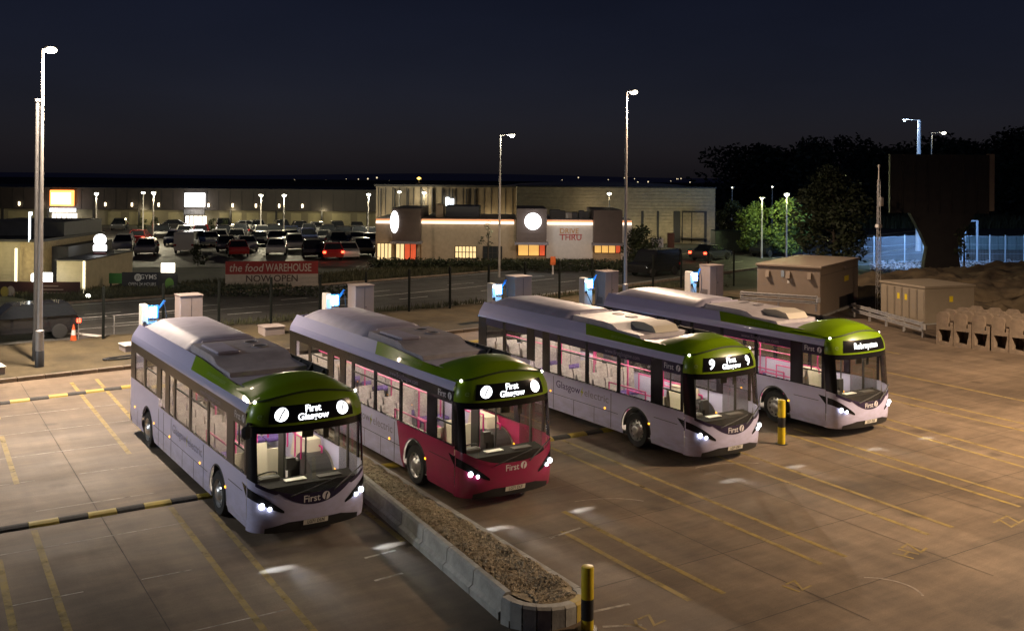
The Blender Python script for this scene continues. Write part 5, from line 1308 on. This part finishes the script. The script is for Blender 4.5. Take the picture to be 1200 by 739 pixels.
T = thing('gate_frame', 'tall pale gate frame right of the billboard pedestal', 'gate', tuple(gnd(1131,306)), RROT)
MB().cbox(-.06,.06,-.06,.06,0,3.6,.01).cbox(1.0,1.06+.1,-.06,.06,0,3.6,.01).cbox(-.06,1.16,-.05,.05,3.6,3.72,.01).build('frame', BLF, T)
MB().tube([(-1.6,0,0),(0,0,3.2)], .04, 6).build('brace', BLF, T)
T = thing('parapet_wall', 'pale bridge parapet along the far road at right', 'wall', tuple(gnd(1150,300)), RROT)
for k in range(14): MB().box(-.0+k*1.0,.92+k*1.0,9,9.2,0,1.3+.02*k).build('panel', mat('teal_parapet', (.10,.16,.16), .7, var=.1), T)
# pale rubble verge behind the bank, in front of that fence
RUB = MB(); R = random.Random(9)
def quadpile(mb, c, r, R):
    x, y, z = c; v = [(x+R.uniform(-1,1)*r, y+R.uniform(-1,1)*r, z+R.uniform(.2,1)*r) for _ in range(3)]+[(x-r,y-r,z-.02),(x+r,y-r,z-.02),(x,y+r,z-.02)]
    mb.add(v, [(0,1,2),(0,3,4),(0,4,1),(1,4,5),(1,5,2),(2,5,3),(2,3,0)])
for k in range(1500):
    p = gnd(R.uniform(1020,1240), R.uniform(305,318)); quadpile(RUB, (p.x,p.y,-.05), R.uniform(.04,.22), R)
tag(RUB.build('verge_rubble', mat('pale_rubble', (.17,.14,.13), .9, var=.3, scale=2)), 'pale rubble and litter on the verge below the billboard', 'rubble', None, 'stuff')
# road to the right, blue lit
sheet([(p.x,p.y) for p in (gnd(985,304),gnd(1330,304),gnd(1330,268),gnd(985,262))], -.025, 'far_road', ASPH)
for k in range(7):
    a = gnd(990+k*38, 292-k*1.2); b = gnd(1008+k*38, 291.5-k*1.2); stripe((a.x,a.y),(b.x,b.y), .15, -.02, 'road_marking', WROAD, bpy.data.objects['far_road'])

# ---------- vegetation
def leafmat(name, c, c2): return mat(name, c, .7, var=.4, scale=1.5, col2=c2)
def leaves(mb, centre, rad, n, size, R, squash=1.0):
    for k in range(n):
        while True:
            q = Vector((R.uniform(-1,1),R.uniform(-1,1),R.uniform(-1,1)))
            if q.length <= 1: break
        q = q*(.55+.45*R.random())/max(.35, q.length)*min(1, q.length+.35) if q.length > 0 else q
        c = Vector(centre)+Vector((q.x*rad,q.y*rad,q.z*rad*squash))
        a = Vector((R.uniform(-1,1),R.uniform(-1,1),R.uniform(-.6,.6))).normalized(); b = a.orthogonal().normalized(); b.rotate(Matrix.Rotation(R.uniform(0,6.28), 3, a)); s = size*R.uniform(.6,1.3)
        mb.add([c-a*s, c+b*s*.5, c+a*s, c-b*s*.5], [(0,1,2,3)])
def tree(name, lab, p, h, rad, nclump, nleaf, size, m, seed, trunk_h=.35, cone=0.0, group=None):
    R = random.Random(seed); T = thing(name, lab, 'tree', (p[0],p[1],-.05), R.uniform(0,6), group)
    tm = MB(); th = h*trunk_h; tm.lathe([(.045*h*.5,0),(.03*h*.5,th),(.012*h*.5,h*.8)], n=8)
    cl = []
    for k in range(nclump):
        f = (k+.5)/nclump; z = th*.8+(h-th*.8)*f; rr = rad*(math.sin(PI*min(1, .18+.82*f))**.7 if not cone else (1-f*cone)); a = R.uniform(0,6.28); q = rr*math.sqrt(R.random())*.85
        c = Vector((q*math.cos(a), q*math.sin(a), z)); cl.append(c); tm.cyl((0,0,max(.3, z*.75)), c, .03*h*.12, .01, 5)
    tm.build('trunk', mat('bark', (.05,.04,.03), .9, var=.3), T, 40)
    lm = MB()
    for c in cl: leaves(lm, c, rad*R.uniform(.34,.52), nleaf, size, R, .8)
    lm.build('crown', m, T)
    return T
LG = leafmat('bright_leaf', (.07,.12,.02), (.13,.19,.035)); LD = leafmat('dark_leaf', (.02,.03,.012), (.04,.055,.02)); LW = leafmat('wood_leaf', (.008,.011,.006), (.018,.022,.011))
def ground_pt(u, d): p = at(u, 300, d); return (p.x,p.y)
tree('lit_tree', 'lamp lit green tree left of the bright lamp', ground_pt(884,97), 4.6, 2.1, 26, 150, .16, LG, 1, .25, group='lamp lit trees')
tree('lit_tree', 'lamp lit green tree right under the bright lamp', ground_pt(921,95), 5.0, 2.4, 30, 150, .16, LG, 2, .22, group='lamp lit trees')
tree('dark_tree', 'tall dark tree behind the large brown kiosk', ground_pt(977,75), 7.8, 2.9, 44, 150, .17, LD, 3, .30)
tree('dark_tree', 'small dark tree left of the lamp lit trees', ground_pt(858,104), 4.6, 1.8, 22, 110, .17, LD, 4, .3)
tree('round_bush', 'round dark bush beside the drive through lane', ground_pt(750,84), 3.0, 1.7, 22, 130, .13, LD, 5, .12)
tree('sapling', 'thin sapling with few leaves right of the billboard pedestal', ground_pt(1130,76), 3.9, .9, 12, 22, .12, LD, 6, .5)
tree('sapling', 'bare young tree against the restaurant wall', ground_pt(572,84), 3.6, .7, 10, 14, .1, LD, 8, .5)
for k, (u, v) in enumerate(((128,331),(232,311),(180,270),(166,272),(250,272),(262,273))):
    d = dep(v, u); tree('round_bush', ['clipped dark bush left of the gym banner','dark bush above the red banner on the verge','dark bush beside the white lit shop entrance','dark bush left of the white lit shop entrance','dark bush right of the white lit shop entrance','dark bush further right of the white lit shop entrance'][k], ground_pt(u, d), 1.7, .75, 8, 60, .1, LD, 20+k, .15)
# wood on the right horizon: one dark mass
R = random.Random(11); mb = MB(); tk = MB()
for k in range(120):
    u = R.uniform(845,1420); d = R.uniform(190,250); f = (u-845)/355
    topv = 168+6*math.sin(u*.05)+5*math.sin(u*.13+1)-18*max(0, (u-1110)/90) if u < 1200 else 150+5*math.sin(u*.1)
    topv += 14*max(0, 1-(u-845)/25)
    p = at(u, topv+R.uniform(2,9), d); h = p.z
    for j in range(7): leaves(mb, (p.x+R.uniform(-3,3), p.y+R.uniform(-3,3), h*(.12+.86*j/6.5)), 4.6 if j < 6 else 3.4, 70, .6, R, .75)
    tk.cyl((p.x,p.y,-.05),(p.x,p.y,h*.7), .25, .1, 5)
W_ = tag(mb.build('dark_wood', LW), 'dark mass of woodland along the right horizon', 'woodland', None, 'stuff')
# verge grass and hedges
def blades(name, lab, pts_fn, n, hmin, hmax, m, seed, cat='grass'):
    R = random.Random(seed); mb = MB()
    for k in range(n):
        p = pts_fn(R); h = R.uniform(hmin, hmax); a = R.uniform(0, 6.28); wd = h*.09; dx, dy = math.cos(a)*wd, math.sin(a)*wd; lx, ly = R.uniform(-.35,.35)*h, R.uniform(-.35,.35)*h
        mb.add([(p[0]-dx,p[1]-dy,-.05),(p[0]+dx,p[1]+dy,-.05),(p[0]+lx*.5+dx*.6,p[1]+ly*.5+dy*.6,h*.6),(p[0]+lx,p[1]+ly,h)], [(0,1,2),(0,2,3)])
    return tag(mb.build(name, m), lab, cat, None, 'stuff')
VG = leafmat('verge_grass', (.035,.042,.016), (.075,.075,.03))
def between(R):
    t = R.uniform(2.2, 5.2); k = int(t); a = Vector(far[k]).lerp(Vector(far[k+1]), t-k); w_ = 5.5*R.random()**1.3+.3
    return (a.x-.2*w_, a.y+w_)
blades('verge_grass', 'long dark grass on the verge across the road', between, 30000, .15, .42, VG, 31)
def yedge(R):
    x = R.uniform(12, 50); return (x, 45.9+.075*x+R.uniform(-.2,1.9)+R.random())
blades('fence_grass', 'dark weeds along the foot of the yard fence', yedge, 6000, .1, .4, VG, 32)
def bankg(R): return (lambda p: (p.x,p.y))(gnd(R.uniform(985,1300), R.uniform(258,268)))
blades('far_grass', 'tall grass beyond the blue lit road', bankg, 5000, .5, 1.6, VG, 33)
HG = MB(); R = random.Random(5)
for k in range(90):
    u = 438+k*3.55; d = 79.5+.6*math.sin(k); p = at(u, 300, d); leaves(HG, (p.x,p.y,.35), .75, 95, .12, R, .75)
tag(HG.build('hedge', LD), 'clipped dark hedge along the front of the restaurant', 'hedge')
HG = MB()
for k in range(34):
    u = 205+k*6.6; p = at(u, 300, 61.5+.5*math.sin(k*1.7)); leaves(HG, (p.x,p.y,.25), .55, 60, .1, R, .8)
tag(HG.build('hedge', LD), 'ragged dark hedge below the red and white banner', 'hedge')
# ---------- distant hills with town lights
HILL = mat('haze_glow_hill', (.36,.36,.42), .9)  # paler than real land: distant haze and town glow put into the colour
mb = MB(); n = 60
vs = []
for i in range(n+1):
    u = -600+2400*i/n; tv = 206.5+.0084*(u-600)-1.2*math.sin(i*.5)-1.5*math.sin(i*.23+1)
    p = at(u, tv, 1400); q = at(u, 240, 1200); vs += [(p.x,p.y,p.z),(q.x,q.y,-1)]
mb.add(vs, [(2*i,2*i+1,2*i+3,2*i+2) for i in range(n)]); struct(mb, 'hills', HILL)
mb = MB(); R = random.Random(4)
for k in range(30):
    u = R.choice([R.uniform(640,800), R.uniform(330,460), R.uniform(0,1000), R.uniform(755,815)]); v = R.uniform(208,214); p = at(u, v, 1150); mb.sphere(p, R.uniform(.35,1.0), 6, 4)
for k in range(9): p = at(482+k*3.4, 216.3, 200); mb.sphere(p, .10, 6, 4)
tag(mb.build('distant_town_lights', emis('town_light', (1,.8,.5), 1.4)), 'tiny scattered town lights along the dark horizon', 'lights', None, 'stuff')
